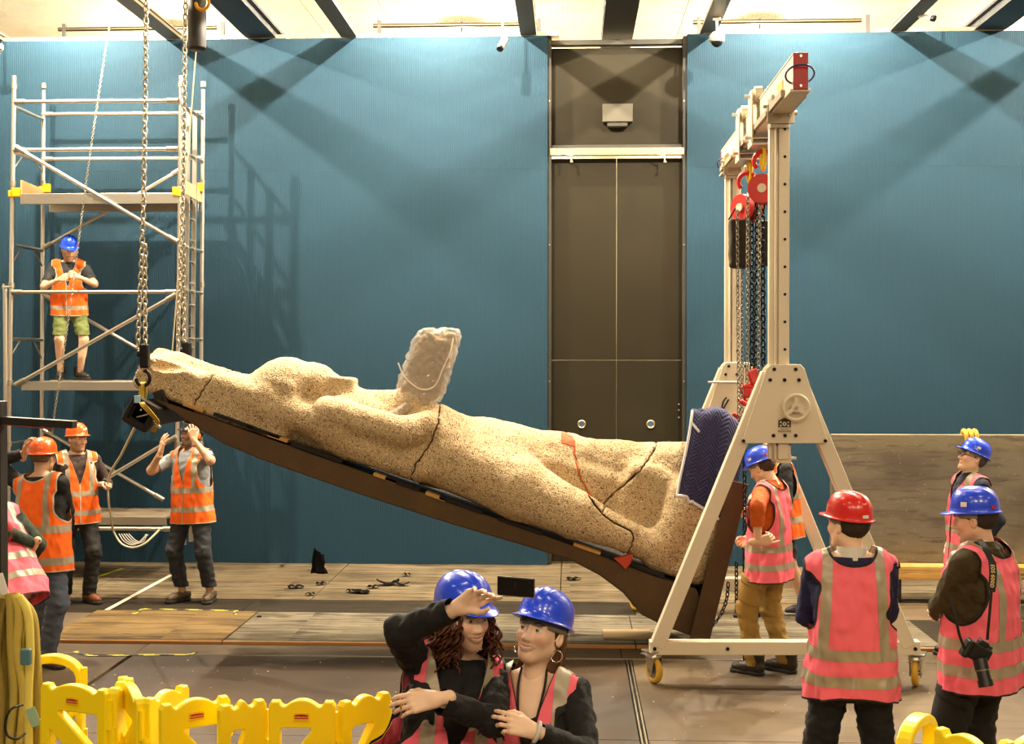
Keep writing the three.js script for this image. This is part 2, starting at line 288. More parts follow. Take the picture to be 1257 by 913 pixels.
{
  const f = struct('floor');
  const zs = d => -d;
  obj('slab', box(18, 0.3, 26.3, 0, -0.19, -6.9, 0), concreteDark, f);
  const mk = (t, rough = 0.6, rep = [1 / 3, 1 / 2.2]) => { t.repeat.set(...rep); return new THREE.MeshPhysicalMaterial({ color: 0xffffff, roughness: Math.min(1, rough + .2), specularIntensity: .35, map: t, bumpMap: t, bumpScale: 0.0025 }); };
  const mats = {
    pale: mk(boardTone([104, 91, 69], [38, 31, 22], [130, 117, 93], 200), 0.7, [1 / 3, 1 / 1.2]),
    dark: mk(boardTone([42, 36, 27], [24, 20, 15], [53, 45, 34], 210), 0.85),
    grey: mk(boardTone([110, 101, 84], [38, 34, 28], [138, 130, 114], 220), 0.7, [1 / 2.4, 1 / 1.4]),
    yellow: mk(boardTone([112, 92, 58], [66, 50, 29], [142, 112, 52], 230), 0.6, [1 / 3.5, 1 / 2]),
    main: floorMat, brown: std(0xb4a595, 0.6, { map: floorTone, bumpMap: floorTone, bumpScale: 0.002 }),
  };
  const edge = std(0xa0703a, 0.7);
  // rows of boards, far to near: [from, to, height, joints along x, material per piece]
  const row = (z0, z1, h, xs, ms, bot = -0.05) => { for (let i = 0; i < xs.length - 1; i++) { const jit = (i % 2) * 0.0012; obj('floor_board', box(xs[i + 1] - xs[i] - 0.008, h - bot + jit, z1 - z0 - 0.008, (xs[i] + xs[i + 1]) / 2, (h + jit + bot) / 2, (z0 + z1) / 2, 0.003), mats[ms[i % ms.length]], f); } };
  row(-19.8, -12.95, 0, [-8.7, -5.0, -2.6, -0.1, 2.4, 4.9, 8.7], ['pale']);
  row(-12.95, -12.2, -0.004, [-8.7, -3.15, 0.62, 4.2, 8.7], ['dark', 'dark', 'main']);
  row(-12.2, -10.93, 0.028, [-4.5, -2.95], ['yellow']);
  row(-12.2, -10.93, 0.022, [-2.95, 0.55, 3.1], ['grey', 'grey']);
  row(-12.2, -10.93, 0.0, [-8.7, -4.5], ['main']); row(-12.2, -10.93, 0.0, [3.1, 5.6, 8.7], ['dark']);
  for (const [a, b] of [[-4.5, -2.95], [-2.95, 0.55], [0.55, 3.1]]) obj('board_edging', box(b - a - 0.01, 0.028, 0.03, (a + b) / 2, 0.012, -10.912, 0.003), edge, f);
  row(-10.90, -10.5, -0.002, [-8.7, -3.575, 0.42, 5.2, 8.7], ['main']);
  const G = [-8.7, -3.6, 0.445, 3.9, 8.7];
  row(-10.5, -8.3, 0, [G[0], G[1] - 0.0], ['main']); row(-10.5, -8.3, 0, [G[1] + 0.03, G[2]], ['brown']); row(-10.5, -8.3, 0, [G[2] + 0.05, G[3], G[4]], ['main']);
  row(-8.3, -5.2, 0, [-8.7, -4.2, -1.2, G[2]], ['brown']); row(-8.3, -5.2, 0, [G[2] + 0.05, 3.2, 8.7], ['main']);
  row(-5.2, -1, 0, [-8.7, -3, 0.2, 3.6, 8.7], ['main']); row(-1, 6, 0, [-8.7, -2, 2, 8.7], ['main']);
  obj('floor_channel', [box(0.012, 0.03, 5.2, G[2] + 0.012, -0.012, -7.9, 0), box(0.012, 0.03, 5.2, G[2] + 0.04, -0.012, -7.9, 0)], metal(0x8c8474, 0.5), f);
  { const p = at(0, 808, 10.4); obj('metal_strip', box(13, 0.008, 0.012, 0, 0.003, -10.5, 0), metal(0xd8d2c4, 0.35), f); }
}
{ // roof deck and beams (the partition stops below them, the deck runs on behind it)
  const c = struct('ceiling');
  const rib = tex(1024, (u) => 0.5 + 0.5 * Math.sin(u * 6.2832 * 36), { color: false, h: 4 });
  const deckTone = (() => { const a = fbm(3, 80), b = tile2(0, 64, 81); return tex(512, (u, v) => { const s = 0.5 + 0.5 * Math.sin(u * 6.2832 * 36); const k = 0.78 + 0.17 * s + 0.12 * (a(u, v) - 0.5) + 0.05 * (b(u, v * 0.2) - 0.5); return [232 * k, 222 * k, 198 * k]; }); })();
  const deckMat = std(0xffffff, 0.7, { map: deckTone, bumpMap: rib, bumpScale: 0.006 });
  obj('roof_slab', box(18, 0.2, 26.3, 0, ROOF_Y + 0.16, -6.9, 0), concreteDark, c);
  const wides = [-7.84, -3.63, 0.55, 4.8], narrow = [];
  for (const w of wides) for (const s of [-1, 1]) if (Math.abs(w + s * 1.04) < 8.5) narrow.push(w + s * 1.04);
  const cuts = [-8.6, ...[...narrow, ...wides].sort((a, b) => a - b), 8.6];
  for (let i = 0; i < cuts.length - 1; i++) for (const [za, zb] of [[-19.8, -12], [-12, -4], [-4, 6]]) obj('deck_sheet', box(cuts[i + 1] - cuts[i] - 0.01, 0.04, zb - za - 0.01, (cuts[i] + cuts[i + 1]) / 2, ROOF_Y + 0.03 , (za + zb) / 2, 0), deckMat, c);
  const brown = std(0x6b604e, 0.5, { metalness: 0.3 }), dark = std(0x2b2e33, 0.5, { metalness: 0.3 });
  for (const x of narrow) { obj('roof_beam', [box(0.19, 0.035, 25.6, x, WALL_TOP + 0.03, -6.9, 0.003), box(0.05, 0.06, 25.6, x, WALL_TOP + 0.07, -6.9, 0), box(0.12, 0.02, 25.6, x, WALL_TOP + 0.105, -6.9, 0)], brown, c); }
  for (const x of wides) obj('roof_beam', [box(0.36, 0.05, 25.6, x, WALL_TOP + 0.04, -6.9, 0.003), box(0.26, 0.08, 25.6, x, WALL_TOP + 0.1, -6.9, 0), box(0.36, 0.03, 25.6, x, WALL_TOP + 0.15, -6.9, 0)], dark, c);
  const pipe = metal(0x6a604c, 0.45), clip = std(0x3a3834, 0.5);
  for (const [x0, x1] of [[-6.8, -4.67], [-2.59, -0.49], [1.59, 3.76], [5.84, 7.9]]) { obj('lighting_pipe', rod(V(x0, 6.78, -17.1), V(x1, 6.78, -17.1), 0.028), pipe, c); obj('lighting_pipe', rod(V(x0, 6.45, -16.9), V(x1, 6.45, -16.9), 0.02), pipe, c); }
  for (const x of [...narrow]) for (const z of [-17.1]) obj('pipe_clip', box(0.05, 0.5, 0.05, x + 0.08, 6.6, z), clip, c);
}
// lamps: a row that washes the partition, a row behind it that lights the deck, panels over the hall
{
  const glow = new THREE.MeshStandardMaterial({ color: 0xfff0d0, emissive: WARM2, emissiveIntensity: 6 });
  const cas = std(0x24262a, 0.5);
  const wash = [], lamp = (x, y, z, I, lab, grp) => {
    const t = thing('work_lamp', lab, 'lamp', V(x, y, z), grp);
    const b = new THREE.SphereGeometry(0.075, 16, 12); b.translate(x, y, z); obj('bulb', b, glow, t);
    obj('lamp_base', [lathe([[0.05, 0.055], [0.06, 0.12], [0.03, 0.16], [0.012, 0.2]], 16).translate(x, y, z), rod(V(x, y + 0.19, z), V(x, ROOF_Y, z), 0.012)], cas, t);
    const L = new THREE.PointLight(WARM2, I, 0, 2); L.position.set(0, 0, 0); L.castShadow = true; L.shadow.radius = 1.6; t.add(L); L.name = 'light';
  };
  BAYS.forEach((x, i) => lamp(x, 6.9, -12.2, LAMP_WASH, `round bulb lamp in front of the teal partition, ${['far left', 'middle left', 'middle right', 'far right'][i]} of four`, 'lamps washing the partition'));
  BAYS.forEach((x, i) => lamp(x, 6.9, -14.55, LAMP_NEAR, `round bulb lamp close to the top of the teal partition, ${['far left', 'middle left', 'middle right', 'far right'][i]} of four`, 'lamps close to the partition'));
  BAYS.forEach((x, i) => lamp(x, 6.5, -18.6, LAMP_UP, `round bulb lamp hidden behind the teal partition, ${['far left', 'middle left', 'middle right', 'far right'][i]} of four`, 'lamps behind the partition'));
  const g2 = new THREE.MeshStandardMaterial({ color: 0xfff0d0, emissive: WARM, emissiveIntensity: 4 });
  const rowW = { '-7.9': 'first row', '-3.2': 'second row', '1.2': 'third row', '4.2': 'tilted row' }, colW = ['far left', 'middle left', 'middle right', 'far right'];
  [-5.72, -1.55, 2.67, 6.85].forEach((x, ci) => { for (const z of [-7.9, -3.2, 1.2, 4.2]) {
    const t = thing('ceiling_panel_lamp', `long panel lamp under the roof deck, ${colW[ci]} of the ${rowW[z]}`, 'lamp', V(x, 6.95, z), 'panel lamps over the hall');
    obj('housing', [box(1.3, 0.06, 0.42, x, 6.98, z), rod(V(x - 0.5, 7, z), V(x - 0.5, ROOF_Y, z), 0.01), rod(V(x + 0.5, 7, z), V(x + 0.5, ROOF_Y, z), 0.01)], cas, t);
    obj('diffuser', box(1.24, 0.012, 0.36, x, 6.946, z, 0), g2, t);
    const L = new THREE.RectAreaLight(WARM, z < -5 ? LAMP_HALL : z > 4 ? LAMP_FRONT : LAMP_MID, 1.2, 0.34); L.position.set(0, -0.02, 0); L.rotation.x = -Math.PI / 2; L.name = 'light'; L.castShadow = true; t.add(L); if (z > 4) t.rotation.x = .75;
  } });
}
// ------------------------------------------------------------------ colossal granite statue lying on its cradle
const SD = 11.1, SU = SD / F;                    // metres per pixel at the statue's distance
const graniteT = (() => { const a = tile2(0, 190, 301), b = tile2(0, 130, 302), c = fbm(6, 303), e = tile2(0, 200, 304);
  return tex(1024, (u, v) => { let col = mix3([206, 184, 144], [186, 160, 118], c(u, v)); const s = a(u, v), t = b(u + 0.3, v), w = e(u, v);
    col = mix3(col, [228, 212, 180], sstep(0.66, 0.85, t) * 0.7); col = mix3(col, [78, 62, 46], sstep(0.68, 0.82, s) * 0.85); col = mix3(col, [150, 112, 78], sstep(0.72, 0.9, w) * 0.5); return col; }); })();
const graniteB = (() => { const a = tile2(0, 170, 311), c = fbm(16, 313); return tex(1024, (u, v) => 0.55 * a(u, v) + 0.45 * c(u, v), { color: false }); })();
const granite = std(0xffffff, 0.82, { map: graniteT, bumpMap: graniteB, bumpScale: 0.009 });
const rustBrown = (() => { const a = fbm(5, 321), b = tile2(0, 128, 322); return tex(512, (u, v) => mix3(mix3([86, 62, 30], [62, 44, 20], a(u, v)), [112, 82, 42], sstep(0.7, 0.95, b(u, v)) * 0.4)); })();
const cradleMat = std(0xffffff, 0.5, { map: rustBrown, metalness: 0.2 });
const cradleDark = std(0x241a12, 0.6);
const orangeClay = std(0xc0562a, 0.8), redStrap = std(0xb23a22, 0.75);
{
  const org = V(at(520, 560, SD).x, 0, -SD);
  const st = thing('granite_statue', 'broken speckled granite statue of a standing woman lying face up on the tilted brown cradle', 'statue', org);
  // fields work in pixels of the photograph at the statue's distance: x right, y down, w towards the viewer
  const c = (x1, y1, w1, r1, x2, y2, w2, r2) => cone(V(x1, y1, w1), V(x2, y2, w2), r1, r2);
  const E = ell;
  const obox = (cx, cy, cw, ang, hx, hy, hw, r) => { const ca = Math.cos(ang), sa = Math.sin(ang); return (x, y, w) => { const dx = x - cx, dy = y - cy, X = Math.abs(dx * ca + dy * sa) - hx + r, Yy = Math.abs(-dx * sa + dy * ca) - hy + r, W = Math.abs(w - cw) - hw + r; return Math.hypot(Math.max(X, 0), Math.max(Yy, 0), Math.max(W, 0)) + Math.min(Math.max(X, Yy, W), 0) - r; }; };
  const A1 = 19.2 * Math.PI / 180;
  const prims = [
    // crown and back pillar above the head
    [obox(226, 470, 4, A1 * 1.05, 48, 21, 40, 7), 4],
    [c(192, 438, -18, 11, 300, 476, -22, 14), 10],
    [c(196, 444, 10, 9, 214, 446, -10, 13), 10],
    [obox(310, 498, 4, A1, 58, 25, 42, 8), 8],
    [c(282, 474, 26, 18, 320, 490, 24, 16), 12],
    // head and wig
    [E(352, 474, 0, 39, 36, 44), 10],
    [E(330, 490, 0, 40, 32, 48), 18],
    [E(386, 471, 0, 28, 24, 32), 9],
    [obox(412, 471, 0, 0.13, 24, 9.5, 22, 3), 5],
    [c(385, 452, 0, 5, 402, 458, 0, 4), 8],
    [c(402, 460, 0, 3, 412, 462, 0, 3), 5],
    [c(348, 500, 36, 15, 420, 522, 42, 18), 14],
    [E(360, 476, 40, 9, 11, 6), 6],
    // shoulders and trunk
    [c(425, 518, -20, 34, 425, 522, 22, 36), 16],
    [c(440, 524, 0, 40, 530, 552, 0, 42), 20],
    [c(400, 522, 0, 35, 370, 515, 0, 32), 16],
    [c(412, 504, 46, 20, 505, 527, 54, 17), 7],
    [c(505, 527, 54, 17, 528, 520, 42, 18), 8],
    [c(436, 492, -22, 12, 500, 492, 6, 14), 10],
    [c(500, 500, 4, 19, 530, 516, 2, 20), 14],
    [c(440, 540, 34, 22, 520, 568, 40, 20), 14],
    // hips and legs
    [c(545, 548, 0, 44, 610, 572, 0, 50), 22],
    [c(560, 562, 26, 38, 640, 596, 40, 37), 12],
    [c(640, 596, 40, 37, 706, 626, 46, 28), 8],
    [c(706, 626, 46, 28, 764, 651, 46, 18), 7],
    [c(600, 556, -18, 40, 690, 568, -24, 33), 18],
    [c(690, 568, -24, 33, 760, 576, -28, 31), 14],
    [c(760, 576, -28, 31, 850, 580, -28, 36), 14],
    [obox(735, 612, -6, 0.3, 120, 36, 26, 12), 10],
    [obox(805, 622, -2, 0.4, 50, 46, 30, 14), 12],
    // foot and base
    [c(772, 656, 36, 19, 806, 668, 36, 20), 8],
    [c(806, 666, 40, 15, 852, 606, 34, 20), 12],
    [obox(842, 650, 0, 0.32, 38, 55, 46, 12), 12],
    [c(846, 690, 40, 16, 870, 618, 36, 18), 10],
  ];
  const field = (x, y, w) => { let d = 1e9; for (const [f, k] of prims) { const v = f(x, y, w); d = d > 1e8 ? v : smin(d, v, k); }
    // flat back where it lies on the cradle, and the hollow below the crown's rim
    const back = (y - (487 + (x - 205) * 0.352)) * 0.943 - 2.5; if (x < 760) d = Math.max(d, back);
    d = Math.max(d, -(E(222, 449, 34, 26, 9, 16)(x, y, w)));
    d += noise3(x * 0.05, y * 0.05, w * 0.05) * 0.55 + noise3(x * 0.14, y * 0.14, w * 0.14) * 0.35 + (x > 780 || x < 300 ? noise3(x * 0.25, y * 0.25, w * 0.25) * 0.8 : 0);
    return d; };
  const c1 = [[275, 425], [280, 453], [272, 462], [262, 478], [256, 486], [249, 500], [240, 540]];
  const c2 = [[536, 470], [541, 505], [543, 514], [537, 532], [530, 548], [518, 564], [511, 580], [513, 590], [510, 640]];
  const c3 = [[690, 490], [695, 536], [704, 541], [705, 560], [711, 580], [718, 595], [728, 612], [738, 624]];
  const cT = [[752, 634], [772, 644]], c5 = [[775, 652], [772, 664], [765, 674], [755, 720]];
  const c4 = [[812, 500], [806, 549], [798, 560], [786, 574], [773, 587], [757, 600], [744, 611], [738, 624]];
  const polys = [
    [[120, 380], ...c1, [120, 560]],
    [...c1.slice().reverse(), [275, 380], [536, 380], ...c2, [240, 700]],
    [...c2.slice().reverse(), [536, 400], [690, 400], ...c3, ...cT, ...c5, [510, 760]],
    [...c3.slice().reverse(), [690, 420], [812, 420], ...c4.slice(0, -1)],
    [...c4.slice().reverse(), [812, 420], [960, 420], [960, 820], [755, 820], ...c5.slice().reverse(), ...cT.slice().reverse()],
  ];
  const boxes = [[165, 415, 290, 520], [235, 420, 560, 630], [495, 480, 790, 700], [680, 505, 820, 640], [730, 515, 905, 735]];
  const toWorld = g => { const p = g.attributes.position; const I = g.index.array; for (let i = 0; i < p.count; i++) { const q = at(p.getX(i), p.getY(i), SD); p.setXYZ(i, q.x, q.y, q.z + p.getZ(i) * SU); } for (let t = 0; t < I.length; t += 3) { const s = I[t + 1]; I[t + 1] = I[t + 2]; I[t + 2] = s; } g.computeVertexNormals(); return g; };
  const labs = ['crown fragment with a chipped hollow', 'head and chest fragment', 'hip and advanced leg fragment', 'shin fragment', 'foot and base fragment'];
  polys.forEach((pl, i) => { const P = poly2(pl), b = boxes[i]; const f = (x, y, w) => { const wob = noise3(x * 0.12, y * 0.12, w * 0.06 + 9) * 1.6; return Math.max(field(x, y, w), P(x + wob, y + wob * 0.5) + 0.75); };
    const g = nets(f, [b[0], b[1], -75], [b[2], b[3], 78], i === 3 ? 1.9 : 2.0, { lip: 1.2 });
    obj('fragment', boxUV(toWorld(g), 1.15), granite, st, { label: labs[i] }); });
  // orange repair mortar along the break in the raised leg
  { const q = (x, y, w) => { const p = at(x, y, SD); p.z += w * SU; return p; };
    const pts = c3.slice(1).map(([x, y], i) => q(x + 1.5, y, 5 + i * 2)); 
    const g = nets((x, y, w) => Math.max(field(x, y, w) + 0.6, Math.abs(poly2([...c3, [620, 640], [620, 480]])(x, y)) - 1.3, y - 622, x > 740 || x < 685 ? 9 : -9), [684, 520, -70], [742, 630, 50], 1.5, { lip: 1.2 });
    obj('mortar_seam', toWorld(g), orangeClay, st);
    const g2 = nets((x, y, w) => Math.max(field(x, y, w) - 0.5, poly2([[688, 530], [704, 536], [705, 549], [688, 544]])(x, y)), [682, 520, -70], [712, 556, 50], 1.5, { lip: 1.2 });
    obj('mortar_patch', toWorld(g2), orangeClay, st); }
  // ------------------------------------------------ the wrapped upright fragment on the chest
  const wrapT = thing('wrapped_fragment', 'upright stone fragment wrapped in crinkled clear plastic on the chest of the statue', 'wrapped stone', at(512, 500, SD));
  const hull = (x, y, w) => { // leaning slab: narrow foot, rounded top
    const t = (500 - y) / 100, cx = 510 + t * 32, hw = 29 - 2 * t + 2 * Math.sin(clamp(t, 0, 1) * 3.14), hd = 20;
    const X = Math.abs(x - cx) - hw + 12, W = Math.abs(w - 2) - hd + 10, Yt = Math.abs(y - 450) - 49 + 14;
    return Math.hypot(Math.max(X, 0), Math.max(W, 0), Math.max(Yt, 0)) + Math.min(Math.max(X, W, Yt), 0) - 12; };
  const crinkle = (x, y, w) => { const a = Math.abs(noise3(x * 0.06, y * 0.06, w * 0.06)), b = Math.abs(noise3(x * 0.13 + 5, y * 0.13, w * 0.13)), cc = Math.abs(noise3(x * 0.3, y * 0.3 + 3, w * 0.3)); return -(a * 3.4 + b * 1.4 + cc * 0.4) + 2; };
  const core = nets((x, y, w) => hull(x, y, w) + 7 + noise3(x * 0.07, y * 0.07, w * 0.07) * 4, [470, 390, -40], [575, 512, 44], 2);
  obj('stone_core', boxUV(toWorld(core), 1), std(0x8c7c68, 0.85, { bumpMap: graniteB, bumpScale: 0.006 }), wrapT);
  const film = nets((x, y, w) => hull(x, y, w) + crinkle(x, y, w), [466, 386, -44], [580, 514, 48], 1.3);
  obj('plastic_film', toWorld(film), new THREE.MeshPhysicalMaterial({ color: 0xfaf6ee, roughness: 0.1, transmission: 0.76, thickness: 0, ior: 1.4, clearcoat: 0.8, clearcoatRoughness: 0.1, side: THREE.DoubleSide }), wrapT);
  const stub = nets((x, y, w) => { let d = smin(c(475, 519, 34, 4.5, 486, 511, 34, 6.5)(x, y, w), c(486, 511, 34, 6.5, 502, 499, 26, 6)(x, y, w), 4); return d + noise3(x * 0.2, y * 0.2, w * 0.2) * 0.8; }, [462, 486, 14], [514, 530, 50], 1);
  obj('stone_stub', boxUV(toWorld(stub)), std(0x9b8f80, 0.8, { bumpMap: graniteB, bumpScale: 0.006 }), wrapT);
  { const tapeM = new THREE.MeshPhysicalMaterial({ color: 0xf6f2ea, roughness: 0.25, transmission: 0.3 }); const q = (x, y, w) => { const p = at(x, y, SD); p.z += w * SU; return p; };
    obj('tape_band', wire([q(492, 445, 25), q(500, 462, 26), q(520, 477, 26), q(535, 474, 25), q(546, 452, 24), q(556, 428, 22), q(558, 415, 18)], 0.007, 40, 6), tapeM, wrapT); }
  // ------------------------------------------------ cradle
  const q = (x, y, w = 0) => { const p = at(x, y, SD); p.z += w * SU; return p; };
  const cr = thing('steel_cradle', 'tilted brown steel cradle beam carrying the granite statue', 'cradle', q(560, 650));
  const slope = [[205, 488], [262, 507], [400, 556], [520, 598], [640, 640], [745, 678], [800, 699], [850, 714], [868, 760], [848, 770], [815, 758], [786, 744], [764, 718], [736, 697], [700, 678], [645, 661], [560, 636], [470, 607], [400, 583], [330, 558], [290, 541], [262, 524], [232, 505]];
  const plate = (w0, th) => { const pts = slope.map(([x, y]) => { const p = at(x, y, SD); return [p.x, p.y]; }); const g = prism(pts.reverse(), th, 0.002); g.translate(0, 0, -SD + w0 * SU); return g; };
  obj('side_plate', plate(46, 0.03), cradleMat, cr); obj('side_plate', plate(-50, 0.03), cradleMat, cr);
  const run = (pts, name, m, w0, w1, th) => { const gs = []; for (let i = 0; i < pts.length - 1; i++) { const a = q(pts[i][0], pts[i][1], (w0 + w1) / 2), b = q(pts[i + 1][0], pts[i + 1][1], (w0 + w1) / 2); const n = V(-(b.y - a.y), b.x - a.x, 0).normalize(); gs.push(bar(a, b, th, (w1 - w0) * SU, V(0, 0, 1), 0.002)); } return obj(name, gs, m, cr); };
  run([[207, 491], [850, 716]], 'bed_plate', cradleDark, -52, 48, 0.02);
  run([[232, 505], [262, 524], [290, 541], [330, 558], [400, 583], [470, 607], [560, 636], [645, 661], [700, 678], [736, 697], [764, 718], [786, 744], [815, 758], [848, 770]], 'belly_plate', cradleMat, -50, 48, 0.02);
  { const d = V(q(908, 588).x - q(860, 778).x, q(908, 588).y - q(860, 778).y, 0).normalize(), n = V(-d.y, d.x, 0);
    const a = q(846, 772), b = q(893, 588); obj('end_plate', bar(a, b, 0.03, 0.96, V(0, 0, 1)), cradleMat, cr);
    const edge = (s, w) => bar(a.clone().add(V(0.035, -0.01, w)), b.clone().add(V(0.035, 0.02, w)), 0.16, 0.03, V(0, 0, 1));
    obj('end_flange', edge(1, 0.47), cradleMat, cr); obj('end_flange', edge(1, -0.47), cradleMat, cr); 
    obj('packing_board', bar(q(868, 712), q(893, 600), 0.04, 0.84, V(0, 0, 1)), std(0x2a2018, 0.8), cr); }
  const lug = at(211, 487, SD); 
  for (const w of [40, -44]) { const p = q(211, 488, w); obj('lifting_lug', [orient(box(0.1, 0.15, 0.09, 0, 0, 0, 0.015), p, p.clone().add(V(-0.33, 0.94, 0))), rod(p.clone().add(V(0, 0, -0.05)), p.clone().add(V(0, 0, 0.06)), 0.024)], std(0x2a231d, 0.5, { metalness: 0.5 }), cr); }
  // thin pine packers between cradle and stone
  const pine = std(0xb68a4c, 0.7), foam = std(0x17120e, 0.9);
  for (const [x, y, l, m] of [[252, 498, 12, pine], [335, 527, 20, foam], [300, 514, 24, foam], [352, 534, 12, pine], [398, 552, 30, foam], [480, 582, 14, pine], [500, 589, 20, foam], [540, 604, 12, pine], [570, 614, 26, foam], [640, 639, 26, foam], [720, 666, 16, pine], [788, 690, 24, foam]]) {
    const a = q(x - l, y - l * 0.352, 44), b = q(x + l, y + l * 0.352, 44); obj(m === pine ? 'wooden_packer' : 'foam_packer', bar(a, b, 0.028, 0.12, V(0, 0, 1)), m, cr); }
  { const pts = [[752, 677], [775, 671], [772, 682], [766, 690]].map(([x, y]) => { const p = at(x, y, SD); return [p.x, p.y]; }); const g = prism(pts.reverse(), 0.06, 0.004); g.translate(0, 0, -SD + 47 * SU); obj('red_wedge', g, redStrap, cr, { label: 'red folded wedge under the broken shin' }); }
}
// ------------------------------------------------------------------ gantry crane straddling the foot of the statue
const GN = 9.75, GF = 12.5;                        // near and far frame distances
const cream = std(0xded3bb, 0.42, { metalness: 0.1 }), creamDark = std(0xa2957c, 0.5), steelBright = metal(0xc9c4ba, 0.3), blackSteel = std(0x18181a, 0.45, { metalness: 0.6 }), redPaint = std(0xc8200f, 0.35), chainGrey = metal(0x8f8a80, 0.38), chainBlack = std(0x1d1c1b, 0.4, { metalness: 0.7 }), rubberYellow = std(0xc89a28, 0.55);
function linkGeo(p, r) {                            // one oval chain link, long axis along y
  const a = p * 0.5 + r * 0.9, w = p * 0.36; const pts = []; for (let i = 0; i < 14; i++) { const t = i / 14 * 6.2832; pts.push(V(Math.sign(Math.cos(t)) * Math.pow(Math.abs(Math.cos(t)), 0.8) * w, Math.sign(Math.sin(t)) * Math.pow(Math.abs(Math.sin(t)), 0.9) * a, 0)); }
  return new THREE.TubeGeometry(new THREE.CatmullRomCurve3(pts, true), 14, r, 5, true);
}
// a chain along a curve; separate links, or joined when they are too small to pick apart
function chainLinks(curve, pitch, r, single, mat, parent, name = 'chain_link') {
  const n = Math.max(2, Math.round(curve.getLength() / pitch)), base = linkGeo(pitch, r), gs = []; const o = origin.get(parent);
  for (let i = 0; i < n; i++) { const p = curve.getPointAt((i + 0.5) / n), t = curve.getTangentAt((i + 0.5) / n); const up = i % 2 ? V(0.7, 0.05, 0.7) : V(-0.7, 0.05, 0.7);
    if (single) { const m = setShadow(new THREE.Mesh(base, mat)); m.name = name; const y = t.clone(), z = up.clone().addScaledVector(y, -up.dot(y)).normalize(), x = y.clone().cross(z); m.quaternion.setFromRotationMatrix(new THREE.Matrix4().makeBasis(x, y, z)); m.position.copy(p).sub(o); parent.add(m); }
    else gs.push(orient(base.clone(), p, p.clone().add(t), up)); }
  if (!single) return obj('chain', gs, mat, parent);
}
const line3 = (...p) => new THREE.CatmullRomCurve3(p, false, 'centripetal');
